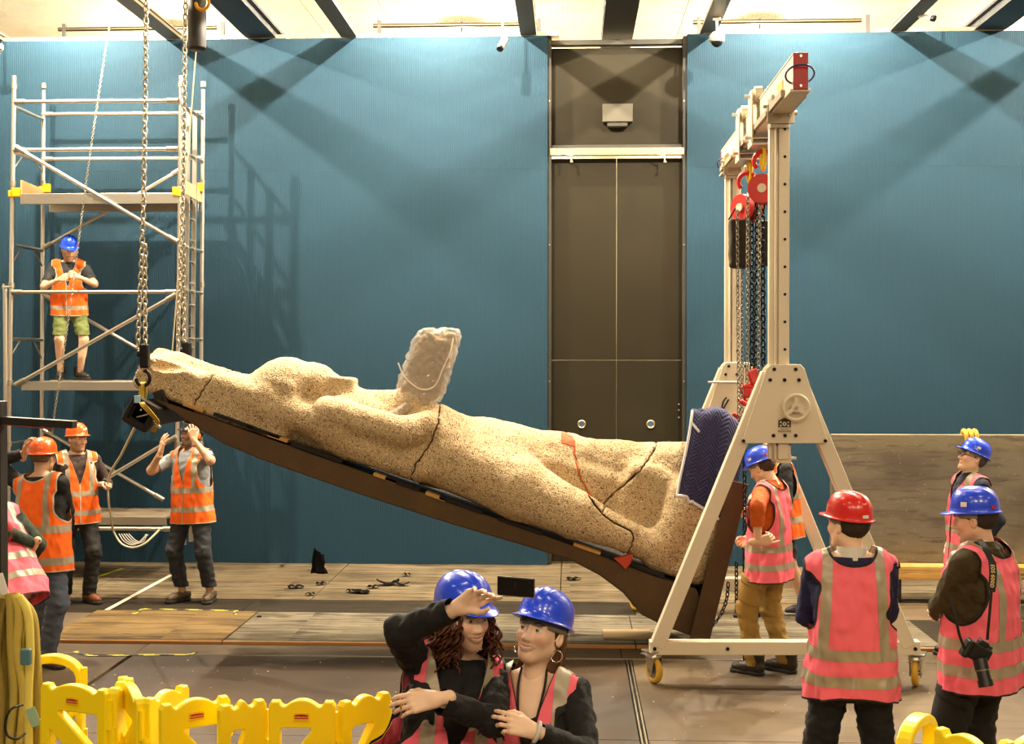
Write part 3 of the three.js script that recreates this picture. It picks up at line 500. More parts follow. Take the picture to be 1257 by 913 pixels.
{
  const G = thing('gantry_crane', 'cream portable gantry crane on castors straddling the foot of the statue', 'gantry crane', V(at(955, 800, GN).x, 0, -11.1));
  const plateLogo = canvasTex(256, 300, (x, w, h) => { x.fillStyle = '#cbbd9f'; x.fillRect(0, 0, w, h); x.fillStyle = '#14130f'; x.beginPath(); x.moveTo(12, 60); x.lineTo(128, 8); x.lineTo(244, 60); x.lineTo(244, 190); x.lineTo(12, 190); x.closePath(); x.fill();
    x.fillStyle = '#d6c9a8'; for (const [a, b, c, d] of [[40, 75, 34, 34], [40, 140, 34, 34], [182, 75, 34, 34], [182, 140, 34, 34]]) x.fillRect(a, b, c, d); x.beginPath(); x.arc(128, 125, 40, 0, 7); x.fill(); x.fillStyle = '#14130f'; x.beginPath(); x.arc(128, 125, 16, 0, 7); x.fill();
    x.fillStyle = '#14130f'; x.textAlign = 'center'; x.font = 'bold 30px sans-serif'; x.fillText('BEST FOR', 128, 235); x.font = 'bold 46px sans-serif'; x.fillText('HANDLING', 128, 280); });
  const frame = (d, near) => {
    const s = d / GN, P = (px, py) => { // picture position on the near frame carried along the crane's own axis to distance d
      const p = at(px, py, GN); return V(p.x, p.y, -d); };
    const z = -d;
    const gs = [[944, 447], [980, 447], [985, 452], [1013, 540], [1008, 543], [914, 543], [909, 540], [939, 452]].map(([x, y]) => { const p = P(x, y); return [p.x, p.y]; });
    for (const k of [0.075, -0.095]) { const g = prism(gs.slice().reverse(), 0.016, 0.003); g.translate(0, 0, z + k); obj('gusset_plate', g, cream, G); }
    const leg = (x0, y0, x1, y1) => obj('leg', bar(P(x0, y0), P(x1, y1), 0.105, 0.115, V(0, 0, 1), 0.008), cream, G);
    leg(943, 458, 806, 793); leg(977, 458, 1114, 793);
    if (near) { const a = P(1016, 545), b = P(1074, 690); obj('red_cable', wire([a.clone().add(V(-0.062, 0, 0.03)), b.clone().add(V(-0.062, 0, 0.03))], 0.006, 4), std(0x9c1c22, 0.5), G); }
    obj('base_beam', bar(P(797, 794), P(1128, 794), 0.1, 0.11, V(0, 0, 1), 0.006), cream, G);
    const bolts = [];
    for (const [x, y] of [[943, 466], [960.5, 466], [978, 466], [948, 453], [974, 453], [961, 533.5], [947, 533.5], [974, 533.5], [1010, 540], [910.5, 540], [803, 794], [892, 794], [1121, 794]]) { const p = P(x, y); const g = new THREE.CylinderGeometry(0.014, 0.014, 0.02, 6); g.rotateX(Math.PI / 2); g.translate(p.x, p.y, z + (y > 600 ? 0.06 : 0.095)); bolts.push(g); }
    each('bolt', bolts, blackSteel, G);
    // mast: channel post with pin holes, running down behind the plate
    const top = P(957, 136), bot = P(957, 563), pw = 0.135;
    obj('mast', [box(0.08, top.y - bot.y, 0.11, top.x + 0.026, (top.y + bot.y) / 2, z, 0.006), box(0.012, top.y - bot.y, 0.13, top.x - 0.036, (top.y + bot.y) / 2, z, 0.003), box(0.045, top.y - bot.y, 0.07, top.x - 0.055, (top.y + bot.y) / 2, z - 0.01, 0.003)], cream, G);
    const holes = []; for (let y = 0; y < 10; y++) { const p = P(962, 160 + y * 33.6); const c = new THREE.CylinderGeometry(0.011, 0.011, 0.01, 10); c.rotateX(Math.PI / 2); c.translate(p.x, p.y, z + 0.054); holes.push(c); } each('pin_hole', holes, std(0x1a1814, 0.9), G);
    // castors
    for (const [px, turn] of [[803, 0.5], [1124, -0.35]]) { const p = P(px, 800); const by = 0.265;
      const c = new THREE.Group(); 
      const T = g => { g.rotateY(turn); g.translate(p.x, 0, z); return g; };
      const yoke = obj('castor', [T(box(0.15, 0.014, 0.13, 0, by - 0.02, 0)), T(lathe([[0.055, 0], [0.055, 0.035], [0.02, 0.04]], 16).translate(0, by - 0.07, 0)), T(prism([[-0.055, 0.2], [0.055, 0.2], [0.02, 0.07], [-0.02, 0.07]].map(q => q).reverse(), 0.008, 0.001).rotateY(Math.PI / 2).translate(-0.042, 0, 0)), T(prism([[-0.055, 0.2], [0.055, 0.2], [0.02, 0.07], [-0.02, 0.07]].reverse(), 0.008, 0.001).rotateY(Math.PI / 2).translate(0.034, 0, 0)), T(box(0.07, 0.012, 0.13, 0.0, 0.2, -0.07))], steelBright, G);
      const tyre = new THREE.TorusGeometry(0.075, 0.026, 10, 28); tyre.scale(1, 1, 0.95); tyre.rotateY(Math.PI / 2);
      obj('tyre', T(tyre.translate(0, 0.101, 0)), rubberYellow, yoke);
      const hub = new THREE.CylinderGeometry(0.072, 0.072, 0.04, 24); hub.rotateZ(Math.PI / 2); const ax = new THREE.CylinderGeometry(0.018, 0.018, 0.09, 10); ax.rotateZ(Math.PI / 2);
      obj('hub', [T(hub.translate(0, 0.101, 0)), T(ax.translate(0, 0.101, 0))], metal(0xa9a296, 0.45), yoke); }
    return P;
  };
  const P = frame(GN, true); frame(GF, false);
  // hand wheel and maker's plate on the near frame
  { const p = P(973, 499); const zz = -GN + 0.15; const w = new THREE.TorusGeometry(0.09, 0.014, 10, 32); w.translate(p.x, p.y, zz); 
    const hub = new THREE.CylinderGeometry(0.034, 0.04, 0.06, 20); hub.rotateX(Math.PI / 2); hub.translate(p.x, p.y, zz - 0.02);
    const wheel = obj('hand_wheel', [w, hub], cream, G); const s = [];
    for (const a of [90, 215, 325]) { const r = a * Math.PI / 180; obj('spoke', bar(V(p.x, p.y, zz), V(p.x + Math.cos(r) * 0.088, p.y + Math.sin(r) * 0.088, zz), 0.03, 0.014, V(0, 0, 1)), cream, wheel); }
    obj('axle', [rod(V(p.x, p.y, zz - 0.06), V(p.x, p.y, zz + 0.03), 0.014)], steelBright, wheel);
    const l = P(960.5, 521); const lg = new THREE.PlaneGeometry(0.1, 0.115); lg.translate(l.x, l.y, -GN + 0.0935); obj('maker_plate', lg, std(0xffffff, 0.5, { map: plateLogo }), G, { label: 'printed maker plate with a black house sign' }); }
  { const p = P(961, 554); obj('mast_foot', [box(0.11, 0.13, 0.1, p.x, p.y - 0.02, -GN - 0.02)], cream, G); obj('mast_clamp', [box(0.03, 0.14, 0.06, p.x - 0.07, p.y, -GN), rod(V(p.x - 0.07, p.y - 0.05, -GN), V(p.x + 0.1, p.y - 0.05, -GN), 0.012)], steelBright, G); }
  { const p = at(846 + 28, 497, GF); obj('crank_handle', [rod(V(p.x - 0.05, at(0, 468, GF).y, -GF + 0.1), V(p.x + 0.22, at(0, 468, GF).y, -GF + 0.1), 0.01)], steelBright, G); 
    const h = at(890, 487, GF); obj('drop_chain', wire([V(h.x, h.y, -GF + 0.11), V(h.x - 0.03, h.y - 0.04, -GF + 0.12), V(h.x - 0.04, h.y - 0.12, -GF + 0.11), V(h.x + 0.02, h.y - 0.02, -GF + 0.13)], 0.008, 24), blackSteel, G); }
  // top beam
  const bx = at(982.5, 100, 8.86).x, zA = -8.86, zB = -13.05, bl = zA - zB, zc = (zA + zB) / 2, yb = 4.24, yt = 4.475;
  obj('top_beam', [box(0.09, yt - yb, bl, bx, (yt + yb) / 2, zc, 0.006), box(0.135, 0.018, bl, bx, yb - 0.009, zc, 0.003), box(0.1, 0.012, bl, bx, yt + 0.004, zc, 0.002)], cream, G);
  obj('beam_flange', [box(0.03, 0.05, bl - 0.5, bx - 0.075, yb + 0.02, zc, 0.003), box(0.03, 0.05, bl - 0.5, bx + 0.075, yb + 0.02, zc, 0.003)], creamDark, G);
  for (const [z, s] of [[zA, 1], [zB, -1]]) { const cap = obj('end_cap', box(0.1, 0.245, 0.014, bx, (yt + yb) / 2, z + s * 0.007, 0.003), std(0xb01d18, 0.4), G); const b = []; for (const dy of [-0.1, 0.1]) { const c = new THREE.CylinderGeometry(0.009, 0.009, 0.012, 8); c.rotateX(Math.PI / 2); c.translate(bx, (yt + yb) / 2 + dy, z + s * 0.016); b.push(c); } each('screw', b, steelBright, cap); }
  for (const z of [zA - 0.02, zB + 0.1]) { const r = new THREE.TorusGeometry(0.095, 0.007, 8, 28); r.rotateX(Math.PI / 2 - 0.55); r.translate(bx, yb + 0.1, z); obj('cable_loop', r, std(0x2a2a66, 0.5), G, { label: 'blue cable tie looped round the beam end' }); }
  for (const z of [-9.4, -12.8]) obj('warning_sticker', box(0.006, 0.1, 0.22, bx - 0.047, yb + 0.1, z, 0), canvasMat(['#d8b23a', '#2b2418']), G);
  function canvasMat([a, b]) { return std(0xffffff, 0.5, { map: canvasTex(128, 64, (x) => { x.fillStyle = a; x.fillRect(0, 0, 128, 64); x.fillStyle = b; x.fillRect(6, 6, 40, 52); for (let i = 0; i < 5; i++) x.fillRect(54, 10 + i * 10, 62 - (i % 2) * 14, 4); }) }); }
  // posts joined to the beam
  for (const d of [GN, GF]) obj('beam_bracket', [box(0.2, 0.14, 0.02, bx - 0.0, yb - 0.02, -d + 0.08), box(0.02, 0.16, 0.2, bx - 0.06, yb + 0.04, -d), box(0.02, 0.16, 0.2, bx + 0.06, yb + 0.04, -d), rod(V(bx - 0.11, yb + 0.06, -d - 0.05), V(bx + 0.11, yb + 0.06, -d - 0.05), 0.013), rod(V(bx - 0.11, yb - 0.01, -d + 0.06), V(bx + 0.12, yb - 0.01, -d + 0.06), 0.016), box(0.14, 0.1, 0.14, bx - 0.005, yb - 0.07, -d)], metal(0xb7ad9a, 0.4), G);
  // two trolleys
  const trz = [-10.55, -11.35];
  trz.forEach(z => { const side = s => prism([[-0.12, -0.36], [0.12, -0.36], [0.1, 0.02], [0.06, 0.09], [-0.06, 0.09], [-0.1, 0.02]].map(([a, b]) => [a, b]).reverse(), 0.014, 0.003).rotateY(Math.PI / 2).translate(bx + s * 0.1 - 0.007, yt, z);
    const t = obj('trolley', side(-1), cream, G); obj('cheek_plate', side(1), cream, t); const wg = [];
    for (const s of [-1, 1]) for (const k of [-0.06, 0.06]) { const w = new THREE.CylinderGeometry(0.062, 0.062, 0.06, 20); w.rotateZ(Math.PI / 2); w.translate(bx + s * 0.05, yt + 0.055, z + k); wg.push(w); }
    each('trolley_wheel', wg, std(0xd8ceb4, 0.4), t);
    each('spacer_bolt', [rod(V(bx - 0.15, yt + 0.05, z), V(bx + 0.15, yt + 0.05, z), 0.014), rod(V(bx - 0.15, yb - 0.06, z - 0.08), V(bx + 0.15, yb - 0.06, z - 0.08), 0.014), rod(V(bx - 0.15, yb - 0.06, z + 0.08), V(bx + 0.15, yb - 0.06, z + 0.08), 0.014), box(0.2, 0.02, 0.22, bx, yb - 0.11, z)], steelBright, t); 
    obj('shackle', wire([V(bx, yb - 0.1, z - 0.0), V(bx + 0.012, yb - 0.2, z + 0.02), V(bx, yb - 0.3, z), V(bx - 0.012, yb - 0.2, z - 0.02)], 0.017, 30, 8, true), std(0xe8c81e, 0.4), t); });
  // hoists
  const hookG = (p, r, dir = 1) => { const pts = []; for (let a = 95; a >= -150; a -= 20) { const t = a * Math.PI / 180; pts.push(V(p.x + dir * Math.cos(t) * r, p.y + Math.sin(t) * r, p.z)); } const n = pts.length, curve = new THREE.CatmullRomCurve3(pts); return [new THREE.TubeGeometry(curve, 26, r * 0.26, 8), new THREE.SphereGeometry(r * 0.26, 8, 6).translate(pts[n - 1].x, pts[n - 1].y, pts[n - 1].z)]; };
  const hoist = (z, front, lab) => {
    const H = thing('chain_hoist', lab, 'hoist', V(bx, yb - 0.3, z), undefined);
    const hy = yb - 0.36 - 0.22 + (front ? 0.1 : 0.04); const red = redPaint, dx = front ? -0.0 : -0.02;
    const cx = bx + dx, cz = z;
    obj('top_hook', [...hookG(V(cx, hy + 0.25, cz), 0.075, front ? 1 : 1).map(g => { g.translate(-cx, -(hy + 0.25), -cz); g.rotateZ(Math.PI * 0.72); g.rotateY(-0.4); g.translate(cx, hy + 0.25, cz); return g; })], red, H);
    const drum = new THREE.CylinderGeometry(0.115, 0.12, 0.05, 32); drum.rotateX(Math.PI / 2); const d2 = drum.clone(); drum.translate(0, 0, 0.06); d2.translate(0, 0, -0.06);
    const place = g => { g.rotateY(front ? -0.25 : -0.9); g.translate(cx, hy + 0.02, cz); return g; };
    const body = obj('hoist_body', [place(drum), place(d2), place(box(0.15, 0.2, 0.06, 0, 0.02, 0, 0.02))], red, H);
    const cover = new THREE.CylinderGeometry(0.036, 0.036, 0.02, 20); cover.rotateX(Math.PI / 2); obj('cover_cap', place(cover.translate(0, 0, 0.09)), std(0xd9cfb4, 0.4), body);
    const slot = new THREE.CylinderGeometry(0.118, 0.118, 0.02, 32); slot.rotateX(Math.PI / 2); obj('chain_guide', place(slot.translate(0, 0, 0.02)), blackSteel, body);
    return { H, hy, cx, cz };
  };
  const h1 = hoist(trz[0], true, 'red chain hoist with a round pale cap on the nearer trolley of the gantry');
  const h2 = hoist(trz[1], false, 'red chain hoist on the farther trolley, a black chain bag below it');
  // chain bags
  const bag = (c, w, h, H) => { const g = nets((x, y, z) => { const X = Math.abs(x) - w / 2 + 0.03, Yy = Math.abs(y) - h / 2 + 0.02, Z = Math.abs(z) - 0.075 + 0.03; return Math.hypot(Math.max(X, 0), Math.max(Yy, 0), Math.max(Z, 0)) + Math.min(Math.max(X, Yy, Z), 0) - 0.025 + noise3(x * 9, y * 7, z * 9) * 0.006; }, [-w / 2 - 0.03, -h / 2 - 0.03, -0.12], [w / 2 + 0.03, h / 2 + 0.03, 0.12], 0.012); g.translate(c.x, c.y, c.z); const b = obj('chain_bag', boxUV(g), cloth(0x2e2a20), H, { label: 'black fabric chain bag' });
    obj('bag_strap', [wire([c.clone().add(V(-w / 2, h / 2, 0)), c.clone().add(V(-w * 0.2, h / 2 + 0.1, 0))], 0.008, 8), wire([c.clone().add(V(w / 2, h / 2, 0)), c.clone().add(V(w * 0.1, h / 2 + 0.1, 0))], 0.008, 8)], std(0x141311, 0.8), b); };
  { const c = at(908, 299, 11.3); bag(c, 0.19, 0.41, h2.H); const c2 = at(940, 298, 10.75); bag(c2, 0.16, 0.36, h1.H); }
  // load chains and hand chains
  const lc = (H, px0, py0, px1, py1, d, pitch, r, mat) => chainLinks(line3(at(px0, py0, d), at((px0 + px1) / 2, (py0 + py1) / 2, d), at(px1, py1, d)), pitch, r, false, mat, H);
  lc(h1.H, 929.5, 248, 928, 455, 10.6, 0.05, 0.0075, chainBlack); lc(h1.H, 936, 250, 937, 448, 10.62, 0.05, 0.0075, chainBlack);
  lc(h1.H, 918, 238, 917, 470, 10.45, 0.035, 0.005, chainGrey); lc(h1.H, 933, 235, 931, 460, 10.5, 0.035, 0.005, chainGrey);
  lc(h2.H, 905, 258, 907, 520, 11.2, 0.035, 0.005, chainGrey); lc(h2.H, 923, 262, 923, 462, 11.4, 0.05, 0.0075, chainBlack); lc(h2.H, 911, 330, 911, 560, 11.35, 0.035, 0.005, chainGrey);
  lc(h1.H, 914, 545, 914, 822, 10.3, 0.04, 0.006, chainBlack); lc(h1.H, 919, 640, 919, 822, 10.3, 0.04, 0.006, chainBlack);
  lc(h2.H, 904, 690, 904, 752, 11.5, 0.04, 0.006, chainBlack);
  chainLinks(line3(at(894, 715, 11.3), at(892, 735, 11.3), at(886, 752, 11.3), at(878, 764, 11.2), at(872, 770, 11.1)), 0.04, 0.006, false, chainBlack, h2.H);
  { const c = floorAt(914, 816); chainLinks(line3(V(c.x, 0.012, c.z), V(c.x - 0.05, 0.012, c.z + 0.03), V(c.x + 0.02, 0.015, c.z + 0.05), V(c.x + 0.06, 0.012, c.z), V(c.x, 0.02, c.z - 0.02), V(c.x + 0.1, 0.012, c.z + 0.03), V(c.x + 0.16, 0.012, c.z)), 0.04, 0.006, false, chainGrey, h1.H); }
  // lower hooks gripping the cradle end
  for (const [H, px, py, d] of [[h1.H, 926, 462, 10.6], [h2.H, 916, 480, 11.4]]) { const p = at(px, py, d); const blk = obj('bottom_block', [orient(box(0.1, 0.12, 0.07, 0, 0, 0, 0.02), p, p.clone().add(V(-0.35, 1, 0)))], redPaint, H); const hp = p.clone().add(V(-0.05, -0.15, 0)); obj('hook', hookG(hp, 0.075, 1).map(g => { g.translate(-hp.x, -hp.y, -hp.z); g.rotateZ(0.2); g.translate(hp.x, hp.y, hp.z); return g; }), redPaint, blk);
    const e = at(897, 588, d); const s = hp.clone().add(V(0, -0.07, 0)); obj('lifting_sling', wire([s, s.clone().lerp(e, 0.5).add(V(0.01, 0, 0.01)), e], 0.016, 12), std(0x8f2b1e, 0.7), H); }
}
// ------------------------------------------------------------------ quilted moving blanket over the foot
{
  const t = thing('moving_blanket', 'quilted navy blue moving blanket with white edging draped over the foot of the statue', 'blanket', at(870, 560, SD));
  const quilt = tex(512, (u, v) => { const z = Math.abs(((u * 8) % 1) - 0.5); const k = (v * 28 + z * 4) % 1; return 0.5 + 0.5 * Math.cos(k * 6.2832); }, { color: false });
  const qTone = tex(512, (u, v) => { const z = Math.abs(((u * 8) % 1) - 0.5); const k = (v * 28 + z * 4) % 1; const s = k < 0.14 ? 0.72 : 1; return [50 * s, 52 * s, 92 * s]; });
  // sheet hung over the far edge: columns run across the stone, rows from the far side over the top to the near hem
  const topPts = [[848, 516, 44], [838, 552, 50], [832, 600, 52]];
  const NU = 44, NV = 60, pos = [], uv = [], idx = [];
  const hemY = u => lerp(601, 628, sstep(0, 1, u)) + (u > 0.18 && u < 0.24 ? 4 : 0) + 5 * sstep(0.15, 0.3, u);
  for (let j = 0; j <= NV; j++) for (let i = 0; i <= NU; i++) {
    const u = i / NU, v = j / NV; let x, y, w;
    const topX = lerp(846, 913, u), topY = 502 + 22 * u * u - 4 * Math.sin(u * 3) + 3 * Math.sin(u * 9), hx = lerp(827, 892, u), hy = hemY(u);
    const fold = Math.sin(u * 9 + 1.2) * 6 + Math.sin(u * 21) * 1.6;
    if (v < 0.3) { const k = v / 0.3; x = topX + (1 - k) * 4; y = topY + (1 - k) * (1 - k) * 26 - 0; w = lerp(-46, 38, k); y -= Math.sin(k * Math.PI) * 5; }
    else { const k = (v - 0.3) / 0.7; x = lerp(topX, hx, Math.pow(k, 0.9)); y = lerp(topY, hy, k); w = 38 + 20 * Math.sqrt(k) + fold * k + 2; x += Math.sin(k * 5 + u * 8) * 1.2; }
    const p = at(x, y, SD); pos.push(p.x, p.y, p.z + w * SU); uv.push(u * 0.55, v * 1.15);
  }
  for (let j = 0; j < NV; j++) for (let i = 0; i < NU; i++) { const a = j * (NU + 1) + i, b = a + 1, c = a + NU + 1, d = c + 1; idx.push(a, c, b, b, c, d); }
  const sheet = new THREE.BufferGeometry(); sheet.setAttribute('position', new THREE.Float32BufferAttribute(pos, 3)); sheet.setAttribute('uv', new THREE.Float32BufferAttribute(uv, 2)); sheet.setIndex(idx); sheet.computeVertexNormals();
  const back = sheet.clone(); puff(back, -0.012); const bi = back.index.array; for (let k = 0; k < bi.length; k += 3) { const s = bi[k]; bi[k] = bi[k + 1]; bi[k + 1] = s; }
  obj('quilt', [sheet, back], new THREE.MeshPhysicalMaterial({ color: 0xffffff, map: qTone, bumpMap: quilt, bumpScale: 0.009, roughness: 0.85, sheen: 0.2, sheenColor: new THREE.Color(0x5050a0), side: THREE.DoubleSide }), t);
  const edgePts = (f, n = 24) => { const r = []; for (let k = 0; k <= n; k++) { const q = f(k / n), id = q * 3; r.push(V(pos[id], pos[id + 1], pos[id + 2] + 0.003)); } return r; };
  const wht = std(0xd5dade, 0.8);
  obj('edging', [wire(edgePts(k => NV * (NU + 1) + Math.round(k * NU)), 0.014, 60, 6), wire(edgePts(k => Math.round(lerp(NV * 0.3, NV, k)) * (NU + 1)), 0.011, 60, 6)], wht, t);
  { const pts = [[846, 512, 34], [842, 520, 48], [850, 528, 52], [846, 540, 50]].map(([x, y, w]) => { const p = at(x, y, SD); p.z += w * SU; return p; }); 
    const fl = []; const g = nets((x, y, w) => Math.max(cone(V(856, 508, 30), V(845, 540, 46), 8, 6)(x, y, w)) + noise3(x * 0.1, y * 0.1, 0) * 1.5, [830, 496, 10], [870, 552, 60], 1.5); const p = g.attributes.position; for (let i = 0; i < p.count; i++) { const q = at(p.getX(i), p.getY(i), SD); p.setXYZ(i, q.x, q.y, q.z + p.getZ(i) * SU); } g.computeVertexNormals(); obj('folded_corner', boxUV(g), cloth(0x32345c), t);
    const a = at(843, 515, SD), b = at(853, 527, SD); a.z += 52 * SU; b.z += 56 * SU; obj('edging', bar(a, b, 0.02, 0.012, V(0, 0, 1)), wht, t); }
}
// ------------------------------------------------------------------ people
const PINK = 0xf56a7c, ORANGE = 0xff6a10, REFLECT = 0xa99c86;
const M3 = (yaw, pitch, roll) => new THREE.Matrix4().makeRotationY(yaw).multiply(new THREE.Matrix4().makeRotationX(pitch)).multiply(new THREE.Matrix4().makeRotationZ(roll));
function profile(tab) { return (u, v, w) => { let i = 0; while (i < tab.length - 2 && v > tab[i + 1][0]) i++; const A = tab[i], B = tab[i + 1], t = clamp((v - A[0]) / (B[0] - A[0]), 0, 1), k = t * t * (3 - 2 * t) * 0.6 + t * 0.4, a = lerp(A[1], B[1], k), b = lerp(A[2], B[2], k), wc = lerp(A[3] || 0, B[3] || 0, k);
  const x = Math.abs(u) / a, z = Math.abs(w - wc) / b, q = Math.pow(Math.pow(x, 2.3) + Math.pow(z, 2.3), 1 / 2.3); let d = (q - 1) * Math.min(a, b) * 0.95; const top = tab[tab.length - 1][0], bot = tab[0][0]; if (v > top) d = Math.max(d, 0) + (v - top); if (v < bot) d = Math.max(d, bot - v); return d; }; }
const TORSO_M = [[-.15, .12, .10], [-.05, .172, .122], [.03, .168, .12], [.12, .152, .114], [.25, .162, .12], [.36, .176, .122], [.44, .166, .108], [.5, .115, .082], [.55, .066, .062, -.01]];
const TORSO_F = [[-.15, .12, .10], [-.05, .172, .122], [.03, .158, .112], [.13, .128, .098], [.24, .142, .11], [.33, .152, .13, .012], [.42, .145, .104], [.5, .1, .075], [.55, .055, .055, -.01]];
const VEST = [[-.3, .232, .168], [-.1, .226, .165], [.05, .216, .158], [.2, .214, .155], [.34, .216, .152], [.43, .2, .136], [.5, .15, .11], [.56, .1, .1]];
function ik(a, t, l1, l2, pole) { const d = t.clone().sub(a); let L = d.length(); const m = (l1 + l2) * 0.998; if (L > m) { t = a.clone().addScaledVector(d, m / L); L = m; d.copy(t).sub(a); } const x = (l1 * l1 - l2 * l2 + L * L) / (2 * L), h = Math.sqrt(Math.max(0, l1 * l1 - x * x)); const n = d.clone().normalize(), p = pole.clone().addScaledVector(n, -pole.dot(n)).normalize(); return [a.clone().addScaledVector(n, x).addScaledVector(p, h), t]; }
function uni(list, k) { return (x, y, z) => { let d = list[0](x, y, z); for (let i = 1; i < list.length; i++) d = smin(d, list[i](x, y, z), k); return d; }; }
function bounds(pts, m) { const b = new THREE.Box3().setFromPoints(pts).expandByScalar(m); return [b.min.toArray(), b.max.toArray()]; }
function colored(g, fn) { const p = g.attributes.position, c = new Float32Array(p.count * 3); for (let i = 0; i < p.count; i++) { const q = fn(p.getX(i), p.getY(i), p.getZ(i)); c.set(q, i * 3); } g.setAttribute('color', new THREE.BufferAttribute(c, 3)); return g; }
const reflectMat = std(REFLECT, 0.42, { side: THREE.DoubleSide, metalness: 0.15 }), trimBlack = std(0x15130f, 0.8, { side: THREE.DoubleSide }), trimGrey = std(0xb9b09a, 0.8, { side: THREE.DoubleSide });
const eyeMat = std(0xffffff, 0.2, { vertexColors: true }), toothMat = std(0xe8dcc4, 0.3);
const matCache = {}; const clothM = c => matCache[c] || (matCache[c] = cloth(c)); const stdM = (c, r = 0.6) => matCache[c + '_' + r] || (matCache[c + '_' + r] = std(c, r, { side: THREE.DoubleSide }));
const skinMats = {}; const skinMat = () => skinMats.a || (skinMats.a = new THREE.MeshPhysicalMaterial({ color: 0xffffff, vertexColors: true, roughness: 0.52, sheen: 0.15, sheenColor: new THREE.Color(0xffb090) }));
const helmetMats = {}; const helmetMat = c => helmetMats[c] || (helmetMats[c] = new THREE.MeshPhysicalMaterial({ color: c, roughness: 0.28, clearcoat: 0.7, clearcoatRoughness: 0.12, side: THREE.DoubleSide }));

function handField(W, D, N, right, sc, curl, thumb = 0.4, spread = 0) {
  D = D.clone().normalize(); N = N.clone().addScaledVector(D, -N.dot(D)).normalize(); const T = D.clone().cross(N).multiplyScalar(right ? 1 : -1);
  const P = (t, d, n) => W.clone().addScaledVector(T, t * sc).addScaledVector(D, d * sc).addScaledVector(N, n * sc);
  const palm = [], fingers = [], pts = [W]; const K = [[.030, .088], [.010, .094], [-.011, .09], [-.030, .080]], Ls = [[.043, .026, .021], [.047, .030, .022], [.043, .028, .021], [.034, .022, .019]];
  const cl = Array.isArray(curl) ? curl : [curl, curl * 1.04, curl * 1.1, curl * 1.16];
  K.forEach(([t, d], i) => { palm.push(cone(P(t * 0.55, .004, 0), P(t, d, 0.001), .0155 * sc, .0115 * sc));
    let a = 0, q = P(t, d, 0), tt = t, dd = d, nn = 0; const sp = (1.5 - i) * (0.05 + spread * 0.14); const chain = [];
    for (let j = 0; j < 3; j++) { a += cl[i] * [1.1, 1.45, 0.9][j]; const l = Ls[i][j]; tt += Math.sin(sp) * l; dd += Math.cos(a) * Math.cos(sp) * l; nn += Math.sin(a) * l; const r = P(tt, dd, nn); chain.push(cone(q, r, (.0096 - j * .0009 - (i === 3 ? .0012 : 0)) * sc, (.0088 - j * .001 - (i === 3 ? .0012 : 0)) * sc)); q = r; pts.push(r); }
    fingers.push(uni(chain, .004)); });
  palm.push(cone(P(.020, .018, .006), P(.034, .05, .008), .0155 * sc, .012 * sc));
  { const a0 = P(.024, .03, .006), b = P(.046, .062, .012 + .018 * thumb), c = P(.056 - .012 * thumb, .088, .018 + .034 * thumb), e = P(.058 - .03 * thumb, .110, .02 + .05 * thumb); fingers.push(uni([cone(a0, b, .0125 * sc, .0108 * sc), cone(b, c, .0108 * sc, .0098 * sc), cone(c, e, .0098 * sc, .0078 * sc)], .006)); pts.push(e, c); }
  const pf = uni(palm, .012 * sc), fore = cone(W.clone().addScaledVector(D, -.045 * sc), P(0, .01, 0), .027 * sc, .022 * sc);
  return { f: (x, y, z) => { let d = smin(pf(x, y, z), fore(x, y, z), .015); let m = 1e9; for (const g of fingers) m = Math.min(m, g(x, y, z)); return smin(d, m, .007); }, pts: [...pts, W.clone().addScaledVector(D, -.05 * sc)] };
}
